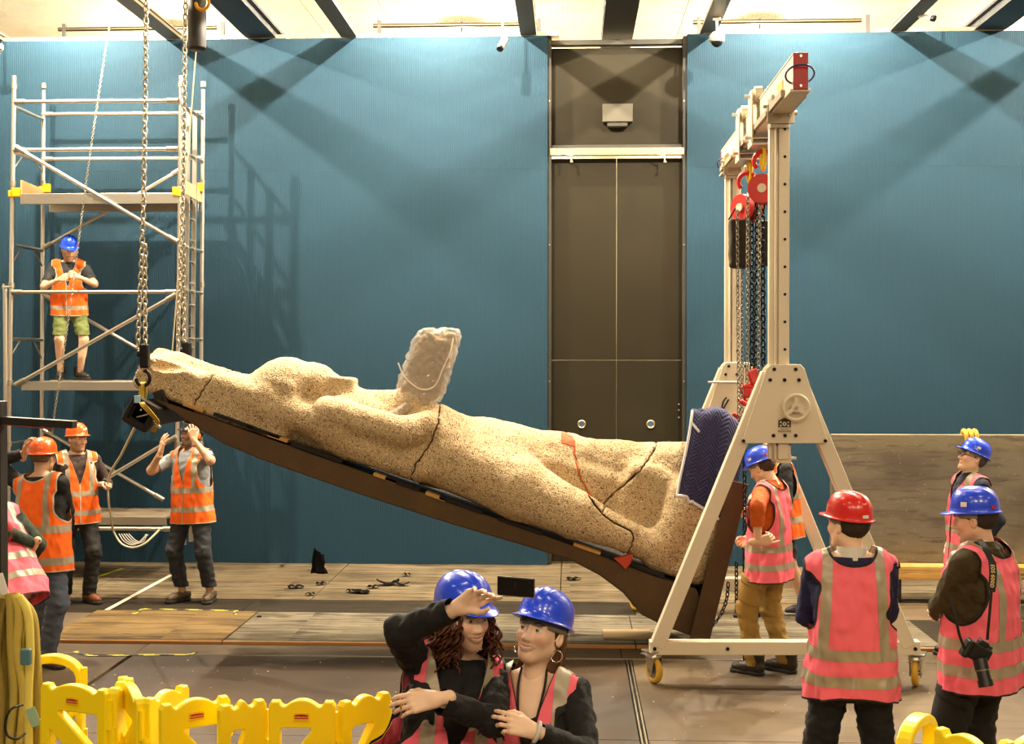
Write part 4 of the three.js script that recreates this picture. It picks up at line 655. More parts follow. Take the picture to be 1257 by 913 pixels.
function headField(o) { const f = o.female ? 0.9 : 1;
  const skull = uni([ell(0, .03, -.018, .077, .098, .098), ell(0, -.02, .028, .066 * f, .088, .066)], .03), jy = o.female ? .008 : 0, jaw = uni([cone(V(-.05 * f, -.055, .0), V(-.016, -.1 + jy, .06), .022, .014), cone(V(.05 * f, -.055, .0), V(.016, -.1 + jy, .06), .022, .014), ell(0, -.101 + jy, .069, .022 * f, .017, .019)], .026);
  const base = (x, y, z) => smin(skull(x, y, z), jaw(x, y, z), .035);
  const nf = o.female ? .86 : 1; const nose = uni([cone(V(0, .012, .0875), V(0, -.03, o.female ? .1035 : .111), .0085 * nf, .0112 * nf), ell(-.0115, -.034, o.female ? .094 : .099, .0088 * nf, .0075, .010), ell(.0115, -.034, o.female ? .094 : .099, .0088 * nf, .0075, .010)], .012);
  const by = o.female ? .066 : .074, brow = cone(V(-.045, .026, by), V(.045, .026, by), .011, .011), ck = o.female ? .061 : .064, cheekL = ell(-.038, -.022, ck, .022, .02, .022), cheekR = ell(.038, -.022, ck, .022, .02, .022);
  const sockets = (o.female ? .016 : .014), sockL = ell(-.032, .006, .1, .022, sockets, .02), sockR = ell(.032, .006, .1, .022, sockets, .02);
  const plain = (x, y, z) => { let d = base(x, y, z); if (z > .02 && y < .07) { d = smin(d, brow(x, y, z), .02); d = smin(d, cheekL(x, y, z), .025); d = smin(d, cheekR(x, y, z), .025); d = smin(d, nose(x, y, z), .012); const c = -Math.min(sockL(x, y, z), sockR(x, y, z)); d = -smin(-d, -c, .012); } return d; };
  const zAt = (x, y) => { let z = .15; for (let i = 0; i < 60; i++) { const d = plain(x, y, z); if (d < .0003) break; z -= d * .7; } return z; };
  const sm = o.smile || 0, ly = -.064, op = sm * .0052, wd = .027 + sm * .008;
  const lipArc = (yo, r) => { const P = [-1, -.66, -.33, 0, .33, .66, 1].map(t => { const x = t * wd, y = ly + yo * (1 - t * t) + sm * .011 * t * t - (yo > 0 ? .0012 * Math.exp(-t * t * 20) : 0); return [V(x, y, zAt(x, y) - r * .25), r * (1 - .6 * t * t)]; }); return uni(P.slice(1).map((q, i) => cone(P[i][0], q[0], P[i][1], q[1])), .003); };
  const up = lipArc(.0028 + op, .0042), lo = lipArc(-.0062 - op, .0054);
  const earL = ell(-.079, -.006, -.006, .011, .029, .018), earR = ell(.079, -.006, -.006, .011, .029, .018);
  return { up, lo, zAt, ly, f: (x, y, z) => { let d = plain(x, y, z); if (z > .02 && y < .0) { d = smin(d, up(x, y, z), .004); d = smin(d, lo(x, y, z), .004); } if (Math.abs(x) > .055) { const e = Math.min(earL(x, y, z), earR(x, y, z)); d = smin(d, Math.max(e, -ell(Math.sign(x) * .09, -.004, .004, .01, .02, .012)(x, y, z)), .006); } return d; } };
}
function helmetGeo(o = {}) {           // shell in the head's frame: rim at y = 0, peak along +z
  const NA = 56, NT = 16, pos = [], idx = []; const rows = [];
  const rim = p => [Math.sin(p) * .106, Math.cos(p) * .132];
  const dome = (t, p, off) => { const e = Math.pow(Math.sin(t * Math.PI / 2), 0.82), h = Math.pow(Math.cos(t * Math.PI / 2), 0.72), [rx, rz] = rim(p); let x = rx * e * (1 - off * 8), z = rz * e * (1 - off * 8), y = h * (.125 - off); const ax = Math.abs(x); const rd = Math.exp(-Math.pow(ax / .011, 2)) * .008 + Math.exp(-Math.pow((ax - .036) / .008, 2)) * .005; y += rd * sstep(1, .55, t) * (off ? 0 : 1); return [x, y, z]; };
  for (let i = 0; i <= NT; i++) rows.push(p => dome(i / NT, p, 0));
  const lip = (k, y) => p => { const [rx, rz] = rim(p); const f = Math.max(0, Math.cos(p)), pk = Math.pow(f, 2.2) * .044 + .012; const l = Math.hypot(rx, rz); return [rx * (1 + k * (.012 + Math.pow(f, 6) * .02) / l), y - k * Math.pow(f, 2) * .008 - k * .003, rz + (rz / l) * k * pk]; };
  rows.push(lip(.6, -.004), lip(1, -.006), lip(1, -.011), lip(.4, -.009));
  for (let i = NT; i >= 0; i -= 4) rows.push(p => dome(i / NT, p, .004));
  rows.forEach((r) => { for (let a = 0; a < NA; a++) pos.push(...r(a / NA * 6.28318)); });
  for (let j = 0; j < rows.length - 1; j++) for (let a = 0; a < NA; a++) { const b = (a + 1) % NA, q = j * NA; idx.push(q + a, q + NA + a, q + b, q + b, q + NA + a, q + NA + b); }
  const g = new THREE.BufferGeometry(); g.setAttribute('position', new THREE.Float32BufferAttribute(pos, 3)); g.setIndex(idx); g.computeVertexNormals(); return g;
}
const HELMET = helmetGeo();
function person(S) {
  const h = S.h, s = h / 1.75, fem = S.female, q = S.q || 1;          // q: 1 far, smaller = finer
  const G = thing('person', S.label, 'person', S.pos.clone()); G.rotation.y = S.rot; origin.set(G, V(0, 0, 0)); G.updateMatrixWorld(true);
  const inv = G.matrixWorld.clone().invert(), loc = p => p.clone().applyMatrix4(inv), dloc = d => d.clone().transformDirection(inv);
  const add = (n, g, m, parent = G, opt) => obj(n, g, m, parent, { local: true, ...(opt || {}) });
  const P = V(S.hipX || 0, (S.hipY || .93) * s, S.hipZ || 0), R = M3(S.twist || 0, S.lean || 0, -(S.side || 0)), Ri = R.clone().invert();
  const T = (u, v, w) => V(u * s, v * s, w * s).applyMatrix4(R).add(P);
  const sw = fem ? .155 : .18; const sh = { L: T(sw, .482, -.01), R: T(-sw, .482, -.01) };
  for (const k of ['L', 'R']) if (S.arms[k].shrug) sh[k].add(V(...S.arms[k].shrug).applyMatrix4(R));
  const neck0 = T(0, .52, -.015), Rh = M3(...(S.head || [0, 0, 0])), hs = (S.headScale || 1) * (fem ? .95 : 1), pivot = T(0, .575, -.008);
  const Hc = V(0, .115 * hs, .026).applyMatrix4(Rh).add(pivot), Rhi = Rh.clone().invert();
  const hm = Rh.clone().scale(V(hs, hs, hs)).setPosition(Hc), toHead = hm.clone().invert().elements;
  const arm = {}; for (const k of ['L', 'R']) { const a = S.arms[k]; const w = a.w ? loc(a.w) : T(...a.t); const [e, wr] = ik(sh[k], w, .295 * s, .255 * s, a.poleW ? dloc(a.poleW) : V(...(a.pole || [0, -1, -.3])).applyMatrix4(R)); arm[k] = { e, w: wr, d: a.dir ? dloc(a.dir) : wr.clone().sub(e).normalize(), n: a.palm ? dloc(a.palm) : V(k === 'L' ? -1 : 1, 0, 0), curl: a.curl === undefined ? .35 : a.curl, thumb: a.thumb === undefined ? .4 : a.thumb, spread: a.spread || 0 }; }
  const hip = { L: P.clone().add(V(.09 * s, -.02 * s, 0)), R: P.clone().add(V(-.09 * s, -.02 * s, 0)) };
  const leg = {}; for (const k of ['L', 'R']) { const f = S.feet[k]; const an = V(f[0], (f[3] || 0) + .085 * s, f[1]); const [kn, a2] = ik(hip[k], an, .43 * s, .425 * s, V(Math.sin(f[2]) * .9 + (k === 'L' ? .1 : -.1), 0, Math.cos(f[2]))); leg[k] = { k: kn, a: a2, yaw: f[2], y: f[3] || 0 }; }
  const RiE = Ri.elements, tor = (f, off = 0) => (x, y, z) => { const X = (x - P.x) / s, Y_ = (y - P.y) / s, Z = (z - P.z) / s; return f(RiE[0] * X + RiE[4] * Y_ + RiE[8] * Z, RiE[1] * X + RiE[5] * Y_ + RiE[9] * Z, RiE[2] * X + RiE[6] * Y_ + RiE[10] * Z) * s - off; };
  const prof = profile(fem ? TORSO_F : TORSO_M), fat = S.fat || 0;
  const shoulders = (r, off = 0) => ['L', 'R'].map(k => cone(T((k === 'L' ? 1 : -1) * .05, .522, -.015), sh[k], r * s, (r + off) * s));
  // ---- body: one continuous skin surface; head and hands on finer grids
  const bl = [tor(prof, fat), ...shoulders(fem ? .042 : .05), cone(neck0, pivot.clone().lerp(Hc, .35), (fem ? .048 : .057) * s, (fem ? .046 : .055) * s)];
  for (const k of ['L', 'R']) { const A = arm[k], m = fem ? .86 : 1; bl.push(cone(sh[k], A.e, .054 * s * m, .043 * s * m), cone(A.e, A.w, .043 * s * m, .0265 * s * m), cone(hip[k], leg[k].k, .086 * s, .056 * s), cone(leg[k].k, leg[k].a, .056 * s, .038 * s), cone(leg[k].k.clone().lerp(leg[k].a, .2).add(V(0, 0, -.018)), leg[k].k.clone().lerp(leg[k].a, .45).add(V(0, 0, -.015)), .05 * s, .044 * s)); }
  const bodyF = uni(bl, .03 * s), allPts = [P, neck0, Hc, ...['L', 'R'].flatMap(k => [sh[k], arm[k].e, arm[k].w, leg[k].k, leg[k].a])];
  const [b0, b1] = bounds(allPts, .17); const parts = [];
  const bg = nets((x, y, z) => bodyF(x, y, z), b0, b1, S.bodyCell || .018); parts.push(colored(bg, () => S.skin));
  const HF = headField({ female: fem, smile: S.smile || 0 });
  if (!S.noHead) {
    const nk = cone(V(0, -.09, -.02), V(0, -.17, -.03), fem ? .0475 : .056, fem ? .047 : .057);
    const g = nets((x, y, z) => Math.max(smin(HF.f(x, y, z), nk(x, y, z), .03), -.175 - y), [-.105, -.185, -.13], [.105, .135, .14], .0036 * Math.max(q, .9));
    const lipC = S.lip || [S.skin[0] * .72, S.skin[1] * .42, S.skin[2] * .42], beard = S.beard || 0, bc = S.hairColor || [.05, .03, .02];
    colored(g, (x, y, z) => { let c = S.skin.slice(); if (z > .06 && y < -.045 && y > -.09) { const l = Math.min(HF.up(x, y, z), HF.lo(x, y, z)); const t = sstep(.0018, .0, l); c = c.map((v, i) => lerp(v, lipC[i], t)); }
      if (beard) { const t = sstep(-.032, -.055, y - .25 * Math.max(0, .02 - z) + (Math.abs(x) > .05 ? -.03 : 0)) * sstep(-.03, .0, z) * (z > .07 && Math.abs(y + .066) < .010 && Math.abs(x) < .026 ? .2 : 1) * beard * (0.75 + .5 * noise3(x * 160, y * 160, z * 160)); c = c.map((v, i) => lerp(v, bc[i], clamp(t, 0, 1))); }
      const ck = Math.exp(-((Math.abs(x) - .042) ** 2 + (y + .025) ** 2) / .0006) * (z > .03 ? 1 : 0) * .22; c = [c[0] * (1 + ck * .1), c[1] * (1 - ck * .7), c[2] * (1 - ck * .6)]; return c; });
    g.applyMatrix4(hm); parts.push(g);
  }
  for (const k of ['L', 'R']) if (!S.arms[k].noHand) { const A = arm[k], H = handField(A.w, A.d, A.n, k === 'R', s * (fem ? .93 : 1.02), A.curl, A.thumb, A.spread); const [m0, m1] = bounds(H.pts, .026); parts.push(colored(nets(H.f, m0, m1, .0036 * Math.max(1, q * .95)), () => S.skin)); }
  const body = mergeGeometries(parts.map(g => { const c = g.index ? g : g; for (const n of Object.keys(c.attributes)) if (!['position', 'normal', 'color'].includes(n)) c.deleteAttribute(n); return c; }));
  add('body', body, skinMat());
  // ---- eyes, brows, teeth, hair
  if (!S.noHead) {
    const gaze = V(...(S.gaze || [0, 0, 1])).normalize();
    for (const e of [-1, 1]) { const g = new THREE.SphereGeometry(fem ? .0146 : .0135, 20, 16); const p = g.attributes.position; colored(g, (x, y, z) => { const d = (x * gaze.x + y * gaze.y + z * gaze.z) / (fem ? .0146 : .0135); return d > .95 ? [.01, .008, .008] : d > .8 ? (S.iris || [.09, .06, .035]) : [.75, .7, .63]; }); g.translate(e * .0315, .005, .0745); g.applyMatrix4(hm); add('eye', g, eyeMat);
      const lid = new THREE.SphereGeometry(fem ? .016 : .0149, 16, 8, 0, 6.2832, 0, fem ? 1.0 : 1.12); lid.rotateX(fem ? .38 : .5); if (fem) { const la = new THREE.TorusGeometry(.0135, .0013, 5, 16, 2.6); la.rotateZ(.27); la.rotateX(-.35); la.translate(e * .0315, .0085, .0785); la.applyMatrix4(hm); add('eyelash', la, stdM(0x120c0a, .8)); } lid.translate(e * .0315, .0048, .0742); lid.applyMatrix4(hm); add('eyelid', lid, stdM(new THREE.Color(...S.skin).multiplyScalar(.8).getHex(), .6));
      const b = wire([V(e * .015, .0255, .0955), V(e * .033, .0315, .0915), V(e * .051, .0255, .077)].map(v => v.applyMatrix4(hm)), (fem ? .0021 : .0034) * hs, 10, 5); add('eyebrow', b, stdM(S.hairHex || 0x2a1c12, .8)); }
    if (S.smile) { const sm = S.smile, pts = [-1, -.5, 0, .5, 1].map(t => { const x = t * (.017 + sm * .006), y = HF.ly - .0018 + sm * .0075 * t * t; return V(x, y, HF.zAt(x, y) - .0012); }); const g = wire(pts, .0042, 24, 8); g.applyMatrix4(hm); add('teeth', g, toothMat); }
    if (S.hair !== false) { const cap = nets((x, y, z) => ell(0, .03, -.018, .0825, .102, .103)(x, y, z) + noise3(x * 60, y * 25, z * 60) * .0025, [-.1, -.1, -.14], [.1, .14, .1], .005);
      const hl = S.hairLow === undefined ? -.055 : S.hairLow; const [keep] = split(cap, (x, y, z) => Math.min(y - lerp(hl, .03, sstep(-.02, .05, z)) - (Math.abs(x) > .06 && z > -.035 && z < .01 ? -.0 + sstep(.03, -.03, y) * .04 : 0), .085 - z)); add('hair', keep.applyMatrix4(hm), stdM(S.hairHex || 0x2a1c12, .8)); }
  }
  // ---- helmet
  if (S.helmet) { const tilt = S.helmetTilt || [0, -.06, 0]; const m = hm.clone().multiply(new THREE.Matrix4().makeTranslation(0, .05, -.006)).multiply(M3(...tilt)); const k = S.helmetScale || .93; m.scale(V(k, k, k));
    const hg = add('helmet', HELMET.clone().applyMatrix4(m), helmetMat(S.helmet), G);
    const band = new THREE.TorusGeometry(1, .1, 6, 40, Math.PI * 1.1); band.rotateX(Math.PI / 2); band.rotateY(Math.PI * 0.05); band.scale(.088, .16, .108); band.translate(0, -.026, -.008); band.applyMatrix4(m); add('head_band', band, stdM(S.bandHex || 0x77726a, .6), hg);
    for (const st of S.stickers || []) { const g = new THREE.BoxGeometry(st[3] || .03, st[4] || .02, .004); g.translate(0, 0, .001); const [a, y] = st; const r = Math.pow(1 - Math.pow(y / .125, 2.4), 1 / 2); g.rotateX(-y * 5); g.rotateY(a); g.translate(Math.sin(a) * .107 * r, y, Math.cos(a) * .133 * r); g.applyMatrix4(m); add('sticker', g, stdM(st[2], .5), hg); }
    if (S.muffs) for (const e of [-1, 1]) { const g = new THREE.SphereGeometry(.036, 16, 10); g.scale(.6, 1.1, .9); g.translate(e * .095, -.05, -.01); g.applyMatrix4(m); add('ear_defender', g, stdM(S.muffs, .5), hg); }
  }
  // ---- clothes
  const vw = S.vestW || 1, vd = S.vestD || 1, vp = profile(VEST.map(r => { const k = 1 + (S.flare || 0) * Math.max(0, .28 - r[0]); return [r[0], r[1] * vw * k * (fem ? .93 : 1), r[2] * vd * (1 + (k - 1) * .4) * (fem ? .95 : 1)]; }));
  const vs = ['L', 'R'].map(k => cone(T((k === 'L' ? 1 : -1) * .06, .522, -.012), sh[k].clone().lerp(T(0, .5, 0), .06), (fem ? .062 : .074) * s, (fem ? .072 : .082) * s));
  const VF0 = uni([tor(vp, fat), ...vs], .045 * s), hem = S.hem === undefined ? -.19 : S.hem, vn = S.vneck === undefined ? .24 : S.vneck;
  const rim = tor((u, v, w) => { const au = Math.abs(u); const e = (Math.hypot((v - .335) / .15, (w - .005) / (.115 * vd)) - 1) * .115; const ah = Math.min(Math.max(e, (fem ? .11 : .13) - au), v > .3 ? sw + (S.shoulderOut === undefined ? .022 : S.shoulderOut) - au : 1); const nk = w > -.01 ? (vn + au * (S.vslope || 3.4)) - v : (Math.hypot(u / .108, (v - .585) / .075) - 1) * .07; const nk2 = w > -.01 && au > .1 ? 1 : nk; return Math.min(v - hem + .02 * Math.cos(u * 9) * (S.hemCurve || 0), ah, nk2); });
  const cell = (S.cell || .011);
  const fold = S.fold === undefined ? .006 : S.fold;
  if (S.shirt) {
    const so = .014 * s, ar = S.sleeve || [.067, .056, .056, .042]; const L = [tor(prof, so + fat), ...shoulders((fem ? .042 : .05) + .012)]; for (const k of ['L', 'R']) { const A = arm[k], m = fem ? .88 : 1; L.push(cone(sh[k], A.e, ar[0] * s * m, ar[1] * s * m)); if (!S.shortSleeve) L.push(cone(A.e, A.w, ar[2] * s * m, ar[3] * s * m)); }
    if (S.collar) L.push(cone(neck0, pivot.clone().lerp(neck0, .35), .07 * s, .066 * s));
    const F0 = uni(L, .02 * s), f = (x, y, z) => F0(x, y, z) + fold * .9 * noise3(x * 16, y * 12, z * 16) + fold * .4 * noise3(x * 34, y * 30, z * 34);
    const [m0, m1] = bounds([P, neck0, pivot, ...['L', 'R'].flatMap(k => [sh[k], arm[k].e, arm[k].w])], .15);
    const cut = k => { const A = arm[k], c = S.cuff === undefined ? .02 : S.cuff; const d = A.w.clone().sub(A.e), l = d.length(); d.normalize(); const u = sh[k].clone().sub(A.e).normalize(); return S.shortSleeve ? (x, y, z) => { const q1 = V(x, y, z).sub(A.e); const du = q1.dot(u), rad = q1.addScaledVector(u, -du).length(); return rad < .13 * s && du < .29 * s ? Math.max(du - .07 * s, 0) + (du - .07 * s < 0 ? du - .07 * s : 0) : 1; } : (x, y, z) => { const px = x - A.e.x, py = y - A.e.y, pz = z - A.e.z, t = px * d.x + py * d.y + pz * d.z; const rad = Math.hypot(px - d.x * t, py - d.y * t, pz - d.z * t); return rad < .09 * s && t > 0 && t < l + .07 ? l - c - t : 1; }; };
    const cL = cut('L'), cR = cut('R'), vN = S.neckV || 0; const up = tor((u, v, w) => Math.hypot(u, w) > .14 ? 1 : vN && w > 0 ? (Math.abs(u) > .105 ? 1 : Math.min(.53 - v, (vN + Math.abs(u) * (S.neckSlope || 2.2)) - v)) : (S.collar ? .585 : .545) - v), low = tor((u, v, w) => Math.abs(u) > .2 || Math.abs(w) > .15 ? 1 : v + (S.shirtHem || .09));
    let [g] = split(nets(f, m0, m1, cell), (x, y, z) => Math.min(up(x, y, z) , low(x, y, z), cL(x, y, z), cR(x, y, z), S.vest ? Math.max(.025 - rim(x, y, z), VF0(x, y, z) - .014) : 1));
    add(S.shirtName || 'shirt', boxUV(g), clothM(S.shirt), G, S.shirtLabel ? { label: S.shirtLabel } : undefined);
  }
  if (S.trousers) {
    const tr = S.legR || [.102, .08, .078, .066]; const L = [tor((u, v, w) => Math.max(prof(u, v, w), v - .11), .018 * s + fat)]; for (const k of ['L', 'R']) { L.push(cone(hip[k], leg[k].k, tr[0] * s, tr[1] * s), cone(leg[k].k, leg[k].a, tr[2] * s, tr[3] * s)); }
    const F0 = uni(L, .035 * s), f = (x, y, z) => F0(x, y, z) + .008 * noise3(x * 9, y * 15, z * 9) + .004 * noise3(x * 26, y * 34, z * 26);
    const [m0, m1] = bounds([P, T(0, .12, 0), ...['L', 'R'].flatMap(k => [hip[k], leg[k].k, leg[k].a])], .16);
    const cuts = S.cuffs || { L: leg.L.a.y - .01, R: leg.R.a.y - .01 }; const up = tor((u, v) => .1 - v), mid = (leg.L.a.x + leg.R.a.x) / 2, midz = (leg.L.a.z + leg.R.a.z) / 2;
    const low = S.shorts ? (x, y, z) => y - (Math.min(leg.L.k.y, leg.R.k.y) + .06) : (x, y, z) => { const dl = Math.hypot(x - leg.L.a.x, z - leg.L.a.z), dr = Math.hypot(x - leg.R.a.x, z - leg.R.a.z); return y - (dl < dr ? cuts.L : cuts.R); };
    let [g] = split(nets(f, m0, m1, cell * 1.15), (x, y, z) => Math.min(up(x, y, z), low(x, y, z), S.vest ? Math.max(.03 - rim(x, y, z), VF0(x, y, z) - .03) : 1));
    const tg = add(S.shorts ? 'shorts' : 'trousers', boxUV(g), clothM(S.trousers));
    if (S.cargo) for (const k of S.cargo) { const sd = k === 'L' ? 1 : -1, c = hip[k].clone().lerp(leg[k].k, .62), dn = leg[k].k.clone().sub(hip[k]).normalize(); const g1 = nets((x, y, z) => Math.max(Math.abs(F0(x, y, z) - .006) - .016, (() => { const p = V(x, y, z).sub(c), v = p.dot(dn); return Math.max(Math.abs(v) - .1, Math.abs(p.z - .01) - .085, -p.x * sd + .01); })()), [c.x - .2, c.y - .2, c.z - .2], [c.x + .2, c.y + .2, c.z + .2], .01); add('cargo_pocket', boxUV(g1), clothM(S.trousers), tg);
      const c2 = c.clone().addScaledVector(dn, -.07), g2 = nets((x, y, z) => Math.max(Math.abs(F0(x, y, z) - .014) - .018, (() => { const p = V(x, y, z).sub(c2), v = p.dot(dn); return Math.max(Math.abs(v) - .03, Math.abs(p.z - .01) - .092, -p.x * sd + .01); })()), [c.x - .2, c.y - .24, c.z - .2], [c.x + .2, c.y + .24, c.z + .2], .01); add('pocket_flap', boxUV(g2), clothM(S.trousers), tg); }
  }
  if (S.vest) {
    const fl = S.vestFold === undefined ? .011 : S.vestFold;
    const f = (x, y, z) => VF0(x, y, z) + fl * noise3(x * 7 + h * 9, y * 2.4, z * 7) + fl * .45 * noise3(x * 17, y * 9 + h * 5, z * 17);
    let [g] = split(nets(f, m_lo(), m_hi(), cell), (x, y, z) => rim(x, y, z));
    function m_lo() { return bounds([T(.3, -.25, .2), T(-.3, -.25, -.2), T(.3, .6, .2), T(-.3, .6, -.2), T(-.3, -.25, .2), T(.3, -.25, -.2), T(-.3, .6, .2), T(.3, .6, -.2)], .06)[0]; } function m_hi() { return bounds([T(.3, -.25, .2), T(-.3, -.25, -.2), T(.3, .6, .2), T(-.3, .6, -.2), T(-.3, -.25, .2), T(.3, -.25, -.2), T(-.3, .6, .2), T(.3, .6, -.2)], .06)[1]; }
    const [main, edge] = split(g, (x, y, z) => rim(x, y, z) - .009);
    const B = S.bands || [[.095, .05], [-.03, .05]], vx = S.stripX === undefined ? .118 : S.stripX, vb = B[0][0];
    const bands = tor((u, v, w) => { let m = -9; for (const [c, t] of B) m = Math.max(m, t / 2 - Math.abs(v - c)); if (vx) m = Math.max(m, Math.min(.025 - Math.abs(Math.abs(u) - vx + (S.stripTaper || 0) * (v - .4)), v - vb)); return m; });
    const [strip, fab] = split(main, (x, y, z) => bands(x, y, z));
    const vg = add('safety_vest', boxUV(fab), clothM(S.vest)); for (const e of pieces(puff(edge, .0015))) add('vest_edging', e, S.vest === PINK ? trimBlack : trimGrey, vg);
    for (const e of pieces(puff(strip, .0018))) add('reflective_strip', e, reflectMat, vg);
    if (S.zip !== false) { const [a] = split(g, tor((u, v, w) => Math.min(.006 - Math.abs(u - (S.zipU || 0)), w - .05))); if (a.index.count) for (const e of pieces(puff(a, .004), 10)) add('zip', e, S.vest === PINK ? trimBlack : trimGrey, vg); }
  }
  if (S.shoes) for (const k of ['L', 'R']) { const l = leg[k], yaw = l.yaw, c = V(l.a.x, l.y, l.a.z), m = new THREE.Matrix4().makeRotationY(yaw).setPosition(c), z0 = s * (fem ? .92 : 1) * (S.shoeScale || 1);
    const up = uni([cone(V(0, .058, -.035), V(0, .05, .1), .047, .04), cone(V(0, .045, .08), V(0.004, .04, .155), .043, .036), cone(V(0, .07, -.03), V(0, S.boot ? .17 : .1, -.03), .05, S.boot ? .056 : .05)], .03);
    const g = nets((x, y, z) => Math.max(up(x, y, z), .02 - y, y - (S.boot ? .17 : .1) - z * .1) + noise3(x * 40, y * 40, z * 40) * .0015, [-.08, .0, -.11], [.08, .24, .22], .007); 
    const plan = (x, z) => Math.min(cone(V(0, 0, -.035), V(0, 0, .05), .047, .042)(x, 0, z), cone(V(0, 0, .04), V(0.004, 0, .152), .04, .046)(x, 0, z));
    const sg = nets((x, y, z) => Math.max(plan(x, z) - .004, Math.abs(y - .014) - .014), [-.08, -.01, -.11], [.08, .05, .22], .007);
    const sc = new THREE.Matrix4().makeScale(z0, z0, z0); const sh1 = add(S.boot ? 'boot' : 'shoe', boxUV(g.applyMatrix4(sc).applyMatrix4(m)), stdM(S.shoes, .5)); add('sole', sg.applyMatrix4(sc).applyMatrix4(m), stdM(S.sole || 0x1a1612, .8), sh1);
    const lc = []; for (let i = 0; i < 5; i++) { const y = .085 + i * .008 + (S.boot ? i * .008 : 0), z = .085 - i * .026; lc.push(rod(V(-.026, y + .008 - i * 0, z), V(.026, y + .006, z + .008), .0035, 5)); } for (const x of lc) add('lace', x.applyMatrix4(sc).applyMatrix4(m), stdM(S.lace || 0x2b2620, .8), sh1); }
  if (S.extra) S.extra({ G, add, T, tor, hm, bodyF, VF0, R, arm, leg, hip, sh, P, s, loc, dloc, Hc, HF, prof });
  return G;
}
const SKIN = [.72, .45, .29], SKIN2 = [.58, .34, .21], SKIN3 = [.86, .58, .4];
const BLUE = 0x1246ee, REDH = 0xd8180c, ORH = 0xf0620a;
const fl = (px, py) => floorAt(px, py);
// man on the tower deck
const DECK_D = 14.4, DECK_Y = at(88, 466, DECK_D).y;
person({ label: 'person in a blue helmet, orange vest and green shorts on the scaffold deck', pos: V(at(86, 466, DECK_D).x, DECK_Y, -DECK_D), rot: .25, h: 1.57, q: 1.4, skin: SKIN, helmet: BLUE, vest: ORANGE, shirt: 0x26282a, shortSleeve: true, trousers: 0x66703a, shorts: true, shoes: 0x16130f, boot: true, lean: .12, head: [.25, .35, 0], beard: .7, hem: -.12, bands: [[-.02, .05]], stripX: 0, zipU: -.02, hairHex: 0x2a1c12,
  arms: { L: { w: at(96, 340, 14.12), pole: [1, -.8, -.3], dir: V(-.8, .25, .2), palm: V(-.3, 0, -1), curl: .7 }, R: { w: at(73, 343, 14.12), pole: [-1, -.8, -.3], dir: V(.8, .2, .2), palm: V(.3, 0, -1), curl: .7 } }, feet: { L: [.11, .04, .7], R: [-.1, .0, .0] } });
// orange helmets by the tower
person({ label: 'person in orange helmet, orange vest and grey jeans seen from behind, hand raised', pos: fl(54, 813), rot: Math.PI - .25, h: 1.76, q: 1.3, cell: .012, skin: SKIN2, helmet: ORH, vest: ORANGE, shirt: 0x17181a, trousers: 0x4a5160, shoes: 0x8a5f30, boot: true, side: .06, lean: .05, head: [0, .05, 0], zip: false, hem: -.2, stripX: .125, vestW: 1.08, bands: [[.13, .06], [-.12, .06]], hairHex: 0x5a4430, hairLow: -.03,
  arms: { L: { w: at(30, 556, 10.3), poleW: V(-1, -.6, .2), dir: V(.35, 1, 0), palm: V(1, 0, .2), curl: .5 }, R: { w: at(86, 655, 10.55), poleW: V(1, -.2, .4), dir: V(-.2, -1, 0), palm: V(-1, 0, 0), curl: .5 } }, feet: { L: [.14, .02, .25], R: [-.1, -.1, -1.9] } });
person({ label: 'bearded person in orange helmet, brown shirt and orange vest holding a rope', pos: fl(94, 738), rot: .62, h: 1.74, q: 1.3, cell: .012, skin: SKIN, helmet: ORH, vest: ORANGE, shirt: 0x3a2a24, trousers: 0x1b1713, shoes: 0x6b3a1c, boot: true, head: [.35, -.02, 0], beard: .75, hairColor: [.16, .08, .04], hairHex: 0x4a2e1a, bands: [[.16, .05], [-.03, .05]], hem: -.14, vslope: 3.2,
  stickers: [[.5, .06, 0xe6e0d0], [.2, .05, 0xe6e0d0]],
  arms: { L: { w: at(127, 594, 12.72), poleW: V(.4, -1, -.3), dir: V(.7, .1, .5), palm: V(-.3, -.8, .2), curl: .85, thumb: .8 }, R: { t: [-.27, -.02, .02], pole: [-.6, 0, -1], curl: .4, dir: V(0, -1, 0) } }, feet: { L: [.1, .1, .25], R: [-.1, -.05, -.2] } });
// under the raised end
person({ label: 'bearded person in an orange vest and dark jeans reaching up under the raised cradle end', pos: fl(239, 737), rot: -.35, h: 1.78, q: 1.3, cell: .012, skin: SKIN2, vest: ORANGE, shirt: 0x8c8f92, shortSleeve: true, trousers: 0x26282d, shoes: 0x4a3a26, lace: 0xb7a887, helmet: 0x17171a, helmetTilt: [0, .06, 0], head: [-.25, -.28, 0], beard: 1, hairHex: 0x15100c, hairColor: [.02, .014, .01], side: -.05, hipX: -.02, bands: [[.16, .055], [-.02, .055]], hem: -.16, stripX: .125, smile: .4, bodyCell: .013, muffs: 0xc86a1a,
  cuffs: { L: .15, R: .15 }, legR: [.1, .077, .076, .07],
  arms: { R: { w: at(197, 555, 12.6), poleW: V(-1, -1, .2), dir: V(.2, 1, 0), palm: V(.6, 0, -.6), curl: .2, spread: .4 }, L: { w: at(238, 540, 12.55), poleW: V(1, -1, .5), dir: V(-.2, 1, -.1), palm: V(-.3, .2, -1), curl: .25, spread: .4 } }, feet: { L: [.16, -.04, .35], R: [-.1, .06, -.35] },
  extra: c => { const p = c.T(-.17, .03, .08); c.add('key_ring', [wire([p, p.clone().add(V(-.01, -.05, .02)), p.clone().add(V(.02, -.1, .02)), p.clone().add(V(.05, -.05, .02))], .004, 20, 5, true), box(.012, .05, .006, p.x, p.y - .09, p.z + .02)], steelBright); } });
